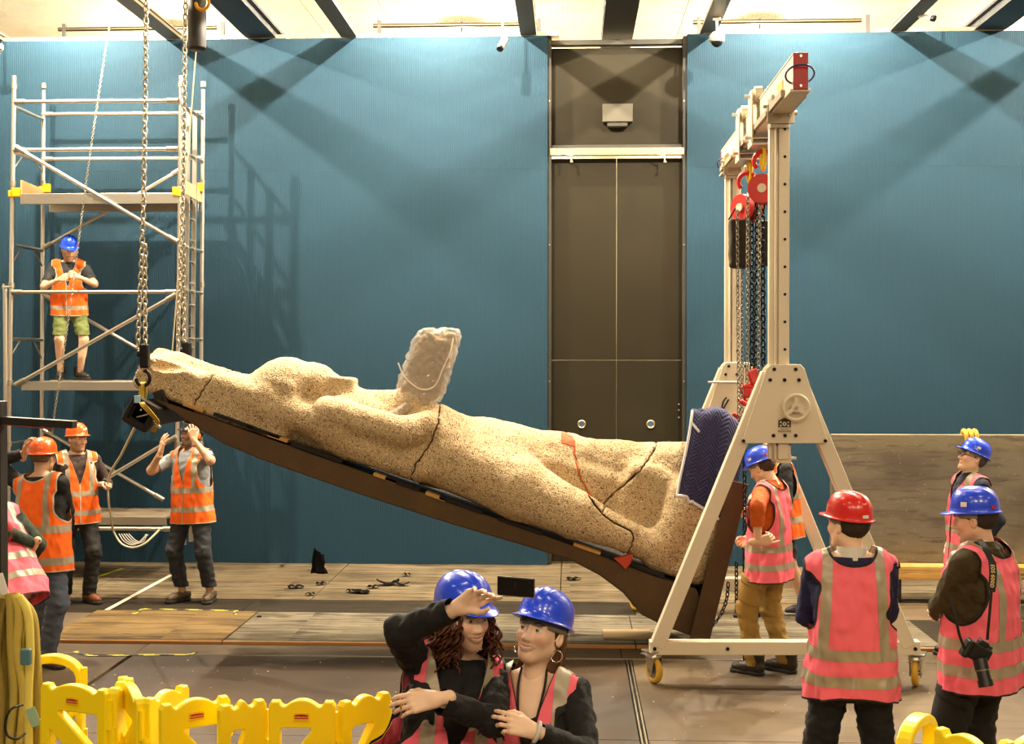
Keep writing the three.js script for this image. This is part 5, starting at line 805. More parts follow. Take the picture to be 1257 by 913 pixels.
// bending figure at the left edge
person({ label: 'person in pink vest over a dark green jumper bending at the left edge', pos: fl(14, 871), rot: -Math.PI / 2 - .55, h: 1.72, q: 1.2, cell: .011, skin: SKIN, helmet: BLUE, vest: PINK, shirt: 0x1c2a16, trousers: 0x2c3656, shoes: 0x3a2a1a, lean: .55, head: [.2, .3, 0], zip: false, bands: [[.1, .05], [-.04, .05]], hem: -.2, vestW: 1.0,
  arms: { L: { w: at(42, 668, 8.95), poleW: V(1, -.2, .4), dir: V(-.6, -.6, -.3), palm: V(-.2, 0, -1), curl: .5 }, R: { t: [-.25, .1, .2], pole: [-.5, -.5, -1] } }, feet: { L: [.1, -.03, -.1], R: [-.1, .08, .1] },
  extra: c => { const e = c.arm.L.e; const g = new THREE.SphereGeometry(.062, 16, 12); g.scale(1, 1.3, 1); g.translate(e.x, e.y, e.z); c.add('elbow_patch', g, clothM(0x9a1f28)); } });
// orange jumper by the crane
person({ label: 'person in blue helmet, orange jumper, pink vest and khaki cargo trousers by the crane', pos: fl(944, 826), rot: -Math.PI / 2 - .55, h: 1.73, q: 1.15, cell: .01, skin: SKIN, helmet: BLUE, vest: PINK, shirt: 0xc0540c, collar: true, trousers: 0x8a6a2c, shoes: 0x241c14, boot: true, head: [-.1, .45, 0], hairHex: 0x3a2a1c, zip: false, bands: [[.06, .05], [-.08, .05]], hem: -.2, stripX: .11, cargo: ['L'], vestFold: .012, bodyCell: .013, cuff: .12, stickers: [[1.35, .035, 0xe8e4d8], [2.6, .03, 0xb01820]],
  arms: { L: { w: at(930, 664, 9.7), poleW: V(-.25, -.25, 1), dir: V(.85, .12, -.15), palm: V(-.1, .2, -1), curl: [.15, .5, .6, .7] }, R: { t: [-.08, .1, .2], pole: [-.8, -.6, .2], curl: .5 } }, feet: { L: [.1, .08, -.05], R: [-.11, -.1, -.15] } });
person({ label: 'person in an orange vest and shorts mostly hidden behind the gantry plate', pos: fl(962, 757), rot: -Math.PI / 2 + .1, h: 1.74, q: 1.3, cell: .012, skin: SKIN2, vest: ORANGE, shirt: 0x1a1a1b, trousers: 0x2a2a2a, shorts: true, shoes: 0x17161a, sole: 0x8a8478, lean: .1, head: [0, .2, 0], hairHex: 0x2a1c12, zip: false, bands: [[.22, .06], [-.0, .06]], stripX: .125, hem: -.17, bodyCell: .013,
  arms: { L: { t: [.2, .1, .25], pole: [.5, -1, -.3] }, R: { t: [-.2, .1, .25], pole: [-.5, -1, -.3] } }, feet: { L: [.12, .34, .1], R: [-.08, -.22, .0] } });
// watchers on the right
person({ label: 'person in a red helmet and pink vest with folded arms seen from behind', pos: fl(1044, 1045), rot: Math.PI - .1, h: 1.74, q: .9, cell: .0085, skin: SKIN3, helmet: REDH, vest: PINK, shirt: 0x1c1c48, trousers: 0x14151a, shoes: 0x15120f, head: [.75, -.03, 0], hairHex: 0x2e241c, hairLow: -.075, zip: false, bands: [[.075, .055], [-.055, .055]], hem: -.155, hemCurve: -.9, stripX: .13, stripTaper: .06, shoulderOut: .055, vestW: 1.0, vestFold: .013, stickers: [[2.9, .018, 0xe8e4d8, .035, .016]],
  arms: { L: { t: [-.04, .2, .2], pole: [.9, -1, .25], shrug: [-.012, .0, .02] }, R: { t: [.06, .22, .2], pole: [-.5, -1, .6], shrug: [.02, .0, .03] } }, feet: { L: [.13, .0, .2], R: [-.14, .02, -.2] },
  extra: c => { const g = nets((x, y, z) => Math.abs(uni([cone(c.T(0, .52, -.018), c.T(0, .585, -.012), .066 * c.s, .068 * c.s)], .01)(x, y, z)) - .005, c.T(-.12, .5, -.12).toArray().map((v, i) => Math.min(v, c.T(.12, .5, .12).toArray()[i])), c.T(.12, .66, .12).toArray().map((v, i) => Math.max(v, c.T(-.12, .66, -.12).toArray()[i])), .006); const [k] = split(g, c.tor((u, v) => Math.min(v - .53, .592 - v))); c.add('shirt_collar', k, clothM(0xd9d6cf)); } });
person({ label: 'person in blue helmet, olive jumper and pink vest with a camera slung behind', pos: fl(1203, 1022), rot: -Math.PI / 2 - .75, h: 1.74, q: .9, cell: .0085, skin: SKIN, helmet: BLUE, vest: PINK, shirt: 0x3c3010, collar: true, trousers: 0x15130f, shoes: 0x15120f, head: [.3, .12, 0], hairHex: 0x33261c, hairLow: -.08, zip: false, bands: [[.075, .055], [-.055, .055]], hem: -.17, stripX: .115, cargo: ['L'], fat: .012, vestD: 1.08, stickers: [[1.25, .04, 0xe8e4d8, .034, .026], [2.5, .022, 0xb01820, .03, .018]], sleeve: [.078, .066, .066, .048],
  arms: { L: { t: [-.1, .2, .2], pole: [.9, -.9, .35] }, R: { t: [.02, .2, .17], pole: [-1, -1, -.1], noHand: false } }, feet: { L: [.12, .05, .15], R: [-.13, -.05, -.1] } });
person({ label: 'person in a blue helmet, glasses and pink vest looking up beside the large grey panel', pos: fl(1189, 806), rot: -Math.PI / 2 + .15, h: 1.74, q: 1.1, cell: .011, skin: SKIN3, helmet: BLUE, vest: PINK, shirt: 0x1d2436, collar: true, trousers: 0x1a1a1e, shoes: 0x15120f, head: [0, -.38, 0], hairHex: 0x4a4440, hairLow: -.06, bands: [[.12, .05], [-.02, .05]], stickers: [[1.3, .04, 0xe8e4d8]],
  arms: { L: { t: [.24, .0, .02], pole: [.5, 0, -1] }, R: { t: [-.24, .0, .02], pole: [-.5, 0, -1] } }, feet: { L: [.1, .0, .1], R: [-.1, .05, -.1] },
  extra: c => { const fr = stdM(0x101010, .3), g = []; for (const e of [-1, 1]) { const t = new THREE.TorusGeometry(.022, .0028, 6, 20); t.scale(1.1, .8, 1); t.translate(e * .032, .003, .108); g.push(t, rod(V(e * .056, .008, .104), V(e * .084, .004, .0), .0028, 6)); } g.push(rod(V(-.01, .006, .11), V(.01, .006, .11), .0028, 6)); c.add('glasses', g.map(x => x.applyMatrix4(c.hm)), fr); } });
// the two women taking a picture of themselves
const WD = 4.5;
person({ label: 'curly-haired woman in blue helmet and pink vest holding out a phone', female: true, pos: V(at(533, 700, WD).x, 0, -WD), rot: .3, h: 1.67, q: .75, cell: .0065, skin: SKIN3, smile: .9, helmet: BLUE, vest: PINK, shirt: 0x0d0c0d, shirtName: 'black_jacket', trousers: 0x17171c, shoes: 0x15120f, side: .16, head: [.4, .02, -.02], gaze: [.1, .05, 1], hair: false, hairHex: 0x2e170c, lip: [.58, .27, .22], bands: [[.03, .05]], stripX: .1, hem: -.2, vneck: .19, vslope: 3.6, vestW: 1.15, flare: 1.1, fold: .007, sleeve: [.068, .058, .058, .046], helmetTilt: [0, .0, 0],
  arms: { R: { w: at(562, 746, 4.13), poleW: V(-1, -.1, .1), dir: V(.75, .5, .3), palm: V(.25, -.1, 1), curl: [.12, .3, .35, .4], thumb: .35, spread: .3, shrug: [0, .03, .03] }, L: { w: at(536, 858, 4.18), poleW: V(1, -.9, .45), dir: V(-1, -.12, .12), palm: V(-.1, -.6, -1), curl: [.28, .3, .32, .34], thumb: .5 } }, feet: { L: [.1, .05, .2], R: [-.1, 0, -.2] },
  extra: c => {
    const hairM = std(0x54290f, .5), gs = []; let sd = 3; const r = () => { sd = (sd * 1664525 + 1013904223) >>> 0; return sd / 4294967296; };
    for (let i = 0; i < 240; i++) { const a = lerp(.62, 5.66, r()), y0 = lerp(.03, -.05, r()), rad = .075 + r() * .012; const root = V(Math.sin(a) * rad, y0, Math.cos(a) * rad * 1.2 - .015); const len = lerp(.09, .155, r()), out = lerp(.15, .42, r()), pts = []; const ph = r() * 6.28, cr = lerp(.007, .012, r()), n = 12, dir = V(Math.sin(a) * out, -1, Math.cos(a) * out * .8).normalize();
      for (let j = 0; j <= n; j++) { const t = j / n; const p = root.clone().addScaledVector(dir, t * len); p.x += Math.cos(ph + t * 15) * cr * Math.min(1, t * 3) + Math.sin(a) * .02 * Math.sin(t * 3); p.z += Math.sin(ph + t * 15) * cr * Math.min(1, t * 3) + Math.cos(a) * .015 * Math.sin(t * 3); pts.push(p); }
      gs.push(wire(pts, lerp(.003, .0052, r()), 24, 4)); }
    const under = nets((x, y, z) => { const d = uni([ell(0, .0, -.025, .085, .09, .095), ell(0, -.08, -.05, .085, .08, .07)], .03)(x, y, z); return Math.max(d, z - .035 + (y < -.02 ? .03 : 0), y - .05); }, [-.12, -.18, -.15], [.12, .07, .08], .006);
    c.add('hair', [...gs, under].map(g => g.clone().applyMatrix4(c.hm)), hairM);
    const top = nets((x, y, z) => c.tor((u, v, w) => c.prof(u, v, w))(x, y, z) - .02, [-.3, 1.0, -.3], [.3, 1.6, .35], .01); 
    const bt = []; for (let i = 0; i < 3; i++) { const p = c.arm.L.e.clone().lerp(c.arm.L.w, .28 + i * .22).add(V(.0, -.032, .04)); const g = new THREE.CylinderGeometry(.0085, .0085, .006, 12); g.rotateX(Math.PI / 2); g.translate(p.x, p.y, p.z); c.add('button', g, stdM(0x0a0a0a, .3)); }
    const H = c.arm.L; const rp = H.w.clone().addScaledVector(H.d, .118).add(V(0, 0, .01)); const rg = new THREE.TorusGeometry(.0095, .0016, 6, 16); rg.rotateY(Math.PI / 2); rg.translate(rp.x, rp.y - .004, rp.z); c.add('ring', rg, metal(0xd0a84a, .25));
  } });
person({ label: 'straight-haired woman with a hoop earring in blue helmet and pink vest smiling upwards', female: true, pos: V(at(655, 700, WD + .05).x, 0, -(WD + .05)), rot: -.22, h: 1.585, q: .75, cell: .0065, skin: SKIN3, smile: .8, helmet: BLUE, vest: PINK, shirt: 0x0e0d0e, shirtName: 'black_cardigan', neckV: .4, neckSlope: .4, trousers: 0x17171c, shoes: 0x15120f, side: .02, head: [-.27, -.33, -.1], gaze: [-.18, .12, 1], iris: [.12, .13, .1], hairHex: 0x3a2214, lip: [.6, .3, .24], bands: [[-.03, .05]], stripX: .115, hem: -.2, vneck: .3, vslope: 3.2, vestW: 1.02, sleeve: [.068, .058, .058, .046], stickers: [[-1.2, .05, 0xe8e8ee, .02, .03]],
  arms: { L: { w: at(655, 897, 4.22), poleW: V(1, -1, .1), dir: V(-1, .35, .1), palm: V(-.1, -.5, -1), curl: [.3, .34, .5, .6], thumb: .4 }, R: { t: [-.1, .1, .16], pole: [-1, -.5, -.6], dir: V(1, 0, 0) } }, feet: { L: [.1, .05, .2], R: [-.1, 0, -.2] },
  extra: c => {
    const hairM = std(0x5e3a1e, .5), gs = []; let sd = 9; const r = () => { sd = (sd * 1664525 + 1013904223) >>> 0; return sd / 4294967296; };
    for (let i = 0; i < 70; i++) { const sdn = i < 45 ? 1 : -1; const p0 = V(sdn * lerp(.05, .078, r()), lerp(.02, -.02, r()), lerp(-.07, -.01, r())); const p1 = V(sdn * lerp(.06, .088, r()), -.1, lerp(-.08, -.04, r())), p2 = V(sdn * lerp(.07, .12, r()), lerp(-.2, -.26, r()), lerp(-.07, -.01, r())); gs.push(wire([p0, p1, p2], .0045, 14, 4)); }
    const under = nets((x, y, z) => { const d = uni([ell(0, .0, -.028, .083, .09, .092), ell(0.01, -.1, -.055, .07, .08, .05)], .03)(x, y, z); return Math.max(d, z - .012 - (y > .01 ? .03 : 0), y - .05); }, [-.12, -.2, -.15], [.12, .07, .08], .006);
    c.add('hair', [...gs, under].map(g => g.clone().applyMatrix4(c.hm)), hairM);
    for (const e of [1, -1]) { const t = new THREE.TorusGeometry(.021, .0026, 8, 28); t.rotateY(.5 * e); t.translate(e * .084, -.066, .0); c.add('hoop_earring', t.applyMatrix4(c.hm), metal(0xd8d2c8, .15)); }
    const snap = p => { const f = V(0, 0, 1).transformDirection(c.R); for (let i = 0; i < 60 && Math.min(c.bodyF(p.x, p.y, p.z)) < .012; i++) p.addScaledVector(f, .004); return p; }; const ln = (e) => wire([c.T(e * .05, .575, .0), c.T(e * .052, .52, .05), c.T(e * .04, .43, .1), c.T(e * .012, .3, .15), c.T(0, .2, .165)].map(snap), .0045, 24, 5); c.add('lanyard', [ln(1), ln(-1)], stdM(0x0c0c0c, .7));
    const H = c.arm.L; const t = new THREE.TorusGeometry(.031, .007, 8, 24); const g = orient(t.rotateX(Math.PI / 2), H.w.clone().addScaledVector(H.d, -.012), H.w.clone().addScaledVector(H.d, .1)); c.add('white_cuff', g, clothM(0xe6e2da));
  } });
{ const p = at(633, 720, 4.0), t = thing('phone', 'black smartphone held up sideways by the curly-haired woman', 'phone', p); t.rotation.set(0.05, -.25, -.02); origin.set(t, V(0, 0, 0));
  obj('case', new RoundedBoxGeometry(.118, .06, .009, 2, .004), std(0x0c0c0e, .25), t); obj('rim', [box(.12, .0022, .0075, 0, .0303, 0, .0008), box(.12, .0022, .0075, 0, -.0303, 0, .0008), box(.0022, .062, .0075, .0602, 0, 0, .0008), box(.0022, .062, .0075, -.0602, 0, 0, .0008)].map(g => g)[1], metal(0xb9b2a6, .3), t); obj('rim', box(.0022, .062, .0075, .0602, 0, 0, .0008), metal(0xb9b2a6, .3), t); obj('screen_glass', box(.108, .052, .002, 0, 0, -.0055, .0005), std(0x050506, .08), t); const l = new THREE.CylinderGeometry(.0042, .0042, .003, 14); l.rotateX(Math.PI / 2); obj('lens', l.clone().translate(.046, .018, .0055), metal(0x50505a, .2), t); obj('badge', box(.002, .018, .001, 0, .004, .005, 0), metal(0x70665a, .3), t); }
// ------------------------------------------------------------------ aluminium access tower
const alu = metal(0xd6d0c4, 0.34), aluDull = metal(0xa8a296, 0.45), yellowClip = std(0xe8a40c, 0.45), plyDeck = std(0xffffff, 0.7, { map: (() => { const t = boardTone([132, 116, 92], [84, 70, 54], [160, 144, 116], 260); t.repeat.set(1, 2); return t; })() });
{
  const DN = 14.0, DF = 14.8, t = thing('scaffold_tower', 'bare aluminium scaffold tower with two decks standing against the teal wall', 'scaffold', V(at(115, 650, DN).x, 0, -14.4));
  const N = (x, y) => at(x, y, DN), Fp = (x, y) => at(x, y, DF), r = 0.0255;
  const post = (top, footPx, d) => { const b = floorAt(footPx, 436 + CAM_H * F / d); b.set(at(footPx, 500, d).x, 0.02, -d); return [top, b]; };
  const cols = { nl: post(N(17.6, 93), 8, DN), nr: post(N(222.5, 93), 215.5, DN), fl: post(Fp(53.5, 111), 50, DF), fr: post(Fp(249.5, 110), 245, DF) };
  const onPost = (k, py) => { const [a, b] = cols[k], d = k[0] === 'n' ? DN : DF, y = at(0, py, d).y + (at(628, py, d).y - at(628, py, d).y); const u = (a.y - at(100, py, d).y) / (a.y - b.y); return a.clone().lerp(b, u); };
  for (const k of Object.keys(cols)) { const [a, b] = cols[k]; const p = obj('post', rod(a, b.clone().setY(.22), r, 14), alu, t); const col = []; 
    for (const py of [105, 225, 350, 470, 545]) { const q = onPost(k, py); obj('collar', rod(q.clone().add(V(0, -.03, 0)), q.clone().add(V(0, .03, 0)), r + .008, 12), aluDull, p); }
    obj('jack', [rod(b.clone().setY(.0), b.clone().setY(.3), .016, 10), rod(b.clone().setY(.0), b.clone().setY(.012), .07, 16)], aluDull, t);
    obj('jack_collar', rod(b.clone().setY(.04), b.clone().setY(.17), .036, 14), k[0] === 'n' ? std(0x2438a8, 0.5) : aluDull, t); }
  const tube = (n, a, b, rr = .0215) => { const m = obj(n, rod(a, b, rr, 12), alu, t); const d = b.clone().sub(a).normalize(); for (const [p, s] of [[a, 1], [b, -1]]) { const c = p.clone().addScaledVector(d, s * .05); obj('snap_hook', rod(c.clone().addScaledVector(d, -.06), c.clone().addScaledVector(d, .06), rr + .009, 10), aluDull, m); } };
  for (const py of [125, 184, 358.5, 648]) tube('guard_rail', onPost('nl', py).add(V(.03, 0, .03)), onPost('nr', py).add(V(-.03, 0, .03)));
  for (const py of [140, 195]) tube('guard_rail', onPost('fl', py), onPost('fr', py));
  const br = (a, b) => tube('diagonal_brace', a, b);
  br(N(23, 182).add(V(0, 0, .05)), N(219, 297).add(V(0, 0, .05))); br(N(22, 472).add(V(0, 0, .05)), N(217, 362).add(V(0, 0, .05))); br(N(84, 616).add(V(0, 0, .05)), N(217, 536).add(V(0, 0, .05)));
  br(Fp(54, 304), Fp(222, 208)); br(Fp(54, 362), Fp(240, 468)); br(Fp(54, 528), Fp(200, 613));
  // end frames: rungs and ladder
  for (const py of [130, 186, 300, 416, 545, 600]) { obj('rung', rod(onPost('nl', py), onPost('fl', py * .945 + 24), .02, 10), alu, t); }
  for (const py of [130, 186, 302, 356, 416, 470, 545, 600]) obj('rung', rod(onPost('nr', py), onPost('fr', py * .945 + 24), .02, 10), alu, t);
  for (const [u, w] of [[.32, .03], [.62, .03]]) { const a = cols.nr[0].clone().lerp(cols.fr[0], u), b = cols.nr[1].clone().lerp(cols.fr[1], u); a.y -= .0; obj('ladder_stile', bar(V(b.x, .35, b.z), V(a.x, a.y - .3, a.z), .05, .03, V(0, 0, 1)), alu, t); }
  for (let i = 0; i < 15; i++) { const y = .6 + i * .24; const a = cols.nr[0].clone().lerp(cols.nr[1], 1 - (y / cols.nr[0].y)), b = cols.fr[0].clone().lerp(cols.fr[1], 1 - (y / cols.fr[0].y)); obj('ladder_rung', rod(a.clone().lerp(b, .32), a.clone().lerp(b, .62), .014, 8), aluDull, t); }
  for (const [k, f, py] of [['nl', 'fl', 186], ['nl', 'fl', 302], ['nl', 'fl', 416]]) { const a = onPost(k, py + 22), c = onPost(k, py).lerp(onPost(f, py * .945 + 24), .3); obj('corner_brace', rod(a, c, .009, 6), aluDull, t); const a2 = onPost(f, py + 26), c2 = onPost(f, py * .945 + 24).lerp(onPost(k, py), .3); obj('corner_brace', rod(a2, c2, .009, 6), aluDull, t); }
  // decks
  const deck = (pyTop, pyBot, x0, x1, name) => { const a = N(x0, pyTop), b = N(x1, pyTop), yb = N(x0, pyBot).y, h = a.y - yb; const z0 = -DN + .02, z1 = -DF; const d = obj(name, box(b.x - a.x, .02, z0 - z1 - .06, (a.x + b.x) / 2, a.y - .015, (z0 + z1) / 2), plyDeck, t);
    for (const z of [z0, z1 + .04]) obj('deck_beam', [box(b.x - a.x, h, .012, (a.x + b.x) / 2, (a.y + yb) / 2, z), box(b.x - a.x, .012, .04, (a.x + b.x) / 2, yb + .006, z - .015), box(b.x - a.x, .012, .04, (a.x + b.x) / 2, a.y - .006, z - .015)], alu, d); };
  deck(238, 251, 26, 219, 'deck'); deck(468, 479, 27, 219, 'deck'); deck(633, 643, 26, 205, 'deck');
  for (const [k, py] of [['nl', 236], ['nr', 236], ['fl', 231], ['fr', 231]]) { const p = onPost(k, py); obj('yellow_clip', [box(.09, .1, .05, p.x + (k[1] === 'l' ? .05 : -.03), p.y, p.z + .02, .01), box(.03, .07, .08, p.x, p.y - .02, p.z + .05, .006)], yellowClip, t); }
  { const a = N(26, 226), b = Fp(53, 236); obj('toe_board', bar(V(a.x, a.y - .03, a.z), V(b.x, a.y - .03, b.z), .02, .15, V(0, 1, 0)), std(0xb89a68, .7), t); const c = N(221, 226), e = Fp(246, 236); obj('toe_board', bar(V(c.x + .05, c.y - .03, c.z), V(e.x, c.y - .03, e.z), .02, .15, V(0, 1, 0)), std(0xb89a68, .7), t); }
  { const p = onPost('nl', 352); obj('wing_clamp', [rod(p.clone().add(V(-.09, .0, .02)), p.clone().add(V(.02, 0, .02)), .014), box(.02, .07, .012, p.x - .08, p.y, p.z + .02), rod(p.clone().add(V(-.06, -.02, .02)), p.clone().add(V(-.06, -2.6, .02)), .0255, 12)], alu, t); }
}
// ------------------------------------------------------------------ lifting gear at the raised end
const webYellow = (() => { const a = tile2(0, 32, 401); return std(0xffffff, 0.8, { map: tex(128, (u, v) => { const k = .8 + .2 * Math.sin(u * 6.283 * 3) + .15 * (a(u, v * 8) - .5); return [214 * k, 178 * k, 58 * k]; }) }); })();
const linkZinc = metal(0xc9c0ac, 0.32);
const hook2 = (p, R_, mat, parent) => { const pts = []; for (let a = 80; a >= -170; a -= 25) { const q = a * Math.PI / 180; pts.push(V(p.x + Math.cos(q) * R_ * (a < -60 ? .95 : 1) + .0, p.y + Math.sin(q) * R_ * 1.1, p.z)); } return obj('hook', [new THREE.TubeGeometry(new THREE.CatmullRomCurve3(pts), 30, R_ * .27, 10), new THREE.SphereGeometry(R_ * .27, 10, 8).translate(pts[pts.length - 1].x, pts[pts.length - 1].y, p.z)], mat, parent); };
const liftChain = (lab, d, top, bot, twin, hookAt) => {
  const t = thing('hoist_chain', lab, 'chain', at(top[0], 200, d), undefined);
  const a = at(top[0], -30, d), b = at(bot[0], bot[1], d), m = at(lerp(top[0], bot[0], .62), lerp(-30, bot[1], .62), d);
  if (twin) { chainLinks(line3(a, m, b.clone().add(V(-.022, 0, .02))), .05, .0074, true, linkZinc, t); const m2 = at(lerp(top[0], bot[0], .55), 300, d); chainLinks(line3(m2.clone().add(V(.004, 0, -.03)), m2.clone().lerp(b, .5).add(V(.014, 0, -.02)), b.clone().add(V(.03, 0, -.01))), .05, .0074, true, linkZinc, t); }
  const p = at(hookAt[0], hookAt[1], d); const blk = obj('swivel_block', [orient(new RoundedBoxGeometry(.075, .2, .08, 2, .02), p.clone().add(V(.012, .02, 0)), p.clone().add(V(.01, 1, 0))), rod(p.clone().add(V(-.045, .04, .0)), p.clone().add(V(.05, .04, 0)), .03, 14)], blackSteel, t);
  const hp = p.clone().add(V(-.005, -.16, 0)); hook2(hp, .058, blackSteel, t); obj('safety_latch', rod(hp.clone().add(V(-.055, .03, .01)), hp.clone().add(V(.02, .075, .01)), .007), steelBright, t); return hp;
};
const hookN = liftChain('bright steel hoist chain and black hook holding the near end of the lifting tube', 10.6, [180, -30], [173.5, 425], true, [176, 440]);
const hookF = liftChain('bright steel hoist chain passing behind the tip of the statue, close to the tower', 11.75, [228, -30], [222, 425], true, [228, 436]);
{
  const A = at(173, 508, 10.5), B = V(at(227, 501, 11.8).x, A.y, -11.8); B.x = A.x + .04; A.x -= 0;
  const dir = B.clone().sub(A).normalize(); const ang = -.5;
  const t = thing('lifting_tube', 'black square hollow tube with a thick collar slung under the raised cradle end', 'lifting beam', A.clone());
  const sq = (h, r) => { const s = new THREE.Shape(); s.moveTo(-h + r, -h); s.lineTo(h - r, -h); s.quadraticCurveTo(h, -h, h, -h + r); s.lineTo(h, h - r); s.quadraticCurveTo(h, h, h - r, h); s.lineTo(-h + r, h); s.quadraticCurveTo(-h, h, -h, h - r); s.lineTo(-h, -h + r); s.quadraticCurveTo(-h, -h, -h + r, -h); return s; };
  const tubeG = (h, ih, len, z) => { const s = sq(h, h * .25); s.holes.push(new THREE.Path(sq(ih, ih * .2).getPoints(6).reverse())); const g = new THREE.ExtrudeGeometry(s, { depth: len, bevelEnabled: true, bevelSize: .006, bevelThickness: .006, bevelSegments: 1, curveSegments: 6 }); g.rotateZ(ang); g.translate(A.x, A.y, -10.5 - z - len); return boxUV(g); };
  const blk = std(0x1c1916, .45, { metalness: .5 });
  obj('tube', tubeG(.082, .066, 1.3, .0), blk, t); obj('collar', tubeG(.112, .083, .06, -.03), blk, t); obj('collar', tubeG(.112, .083, .06, 1.24), blk, t);
  obj('cross_pin', [rod(V(A.x - .05, A.y - .03, -10.55), V(A.x + .06, A.y - .0, -10.55), .012), rod(V(A.x - .02, A.y + .03, -10.56), V(A.x + .0, A.y + .035, -10.5), .008)], steelBright, t);
  obj('pin', rod(V(A.x + .08, A.y - .055, -10.52), V(A.x + .16, A.y - .11, -10.5), .012), metal(0xd8d0b4, .3), t);
  const s = thing('yellow_sling', 'yellow webbing sling hanging from the black hook round the lifting tube', 'sling', hookN.clone());
  const strip = (pts, w) => { const c = new THREE.CatmullRomCurve3(pts, false, 'centripetal'), n = 30, pos = [], uv = [], ix = []; for (let i = 0; i <= n; i++) { const p = c.getPointAt(i / n), tn = c.getTangentAt(i / n), sd = V(1, 0, .25).addScaledVector(tn, -tn.x).normalize(), no = tn.clone().cross(sd).normalize(); for (const [a, b] of [[-1, 1], [1, 1], [1, -1], [-1, -1]]) { const q = p.clone().addScaledVector(sd, a * w / 2).addScaledVector(no, b * .004); pos.push(q.x, q.y, q.z); uv.push(a > 0 ? 1 : 0, i / 3); } } for (let i = 0; i < n; i++) for (let k = 0; k < 4; k++) { const a = i * 4 + k, b = i * 4 + (k + 1) % 4; ix.push(a, b, a + 4, b, b + 4, a + 4); } const g = new THREE.BufferGeometry(); g.setAttribute('position', new THREE.Float32BufferAttribute(pos, 3)); g.setAttribute('uv', new THREE.Float32BufferAttribute(uv, 2)); g.setIndex(ix); g.computeVertexNormals(); return g; };
  const h = hookN.clone().add(V(0, -.062, .0));
  obj('webbing', [strip([h.clone().add(V(0, 0, -.05)), h.clone().add(V(0, .025, 0)), h.clone().add(V(0.0, -.1, .045)), at(176, 497, 10.42), at(186, 508, 10.42), at(193, 518, 10.5), at(188, 530, 10.6)], .042), strip([h.clone().add(V(0.005, .02, -.01)), h.clone().add(V(.0, -.1, -.03)), at(170, 497, 10.6), at(158, 505, 10.62), at(153, 518, 10.62)], .042)], webYellow, s);
  obj('sling_tag', box(.05, .06, .006, at(168, 490, 10.44).x, at(168, 490, 10.44).y, -10.45), std(0x9cc4dc, .6), s);
  const q = thing('tag_rope', 'thin pale rope running from the lifting tube to the hand of the bearded person', 'rope', at(165, 525, 10.6));
  obj('rope', wire([at(166, 524, 10.6), at(150, 556, 11.6), at(133, 592, 12.66), at(133, 612, 12.7), at(137, 640, 12.9), at(141, 656, 13.2), at(150, 668, 13.2), at(163, 672, 13.2), at(176, 668, 13.2), at(196, 650, 13.3)], .011, 90, 6), std(0xcbbf9f, .85), q);
  for (let i = 0; i < 5; i++) obj('rope_coil', wire([at(146 + i * 3, 655, 13.25), at(152 + i * 4, 664, 13.22), at(164 + i * 3, 669 - i, 13.2), at(172 + i * 2, 664 - i * 2, 13.22), at(182 - i, 656, 13.25)], .005, 24, 5), std(0xb9b4a8, .6), q);
  const hc = thing('hand_chain', 'slanting light hand chain hanging past the person on the scaffold deck', 'chain', at(120, 100, 13.9));
  chainLinks(line3(at(143, -20, 13.85), at(125, 90, 13.85), at(107, 215, 13.85), at(92, 330, 13.88), at(80, 420, 13.85), at(68, 500, 13.85), at(64, 530, 13.9)),   .028, .0033, false, linkZinc, hc);
  const wr = thing('wire_rope', 'thin straight steel wire rope beside the second hoist chain', 'rope', at(230, 200, 12.1)); obj('strand', wire([at(247, -20, 12.1), at(230, 200, 12.1), at(211, 437, 12.1)], .006, 20, 5), std(0xcfc4a6, .5), wr);
  const cb = thing('hoist_bucket', 'black chain bucket hanging from the roof beside the second hoist chain', 'chain bag', at(242, 20, 11.9)); const c0 = at(242, 62, 11.9), c1 = at(242, -60, 11.9); obj('bucket', lathe([[0.001, 0], [.075, .004], [.083, .03], [.085, c1.y - c0.y - .05], [.09, c1.y - c0.y]], 24).translate(c0.x, c0.y, c0.z), std(0x1a1512, .5), cb);
  { const p = at(248, 3, 11.75); hook2(p, .06, yellowClip, cb); } obj('hanger', rod(c1, V(c1.x, WALL_TOP + .1, c1.z), .02), blackSteel, cb);
  for (const [px, d] of [[178, 10.6], [228, 11.75]]) { const e = thing('chain_hoist_motor', px < 200 ? 'dark hoist body just above the frame on the nearer lifting chain' : 'dark hoist body just above the frame on the farther lifting chain', 'hoist', at(px, -22, d)); const p = at(px - 4, -32, d); obj('motor', [box(.26, .22, .3, p.x, p.y + .07, p.z, .04)], std(0x3a2a1c, .5), e); obj('hanger', rod(p.clone().add(V(0, .1, 0)), V(p.x, WALL_TOP + .06, p.z), .03), blackSteel, e); }
}
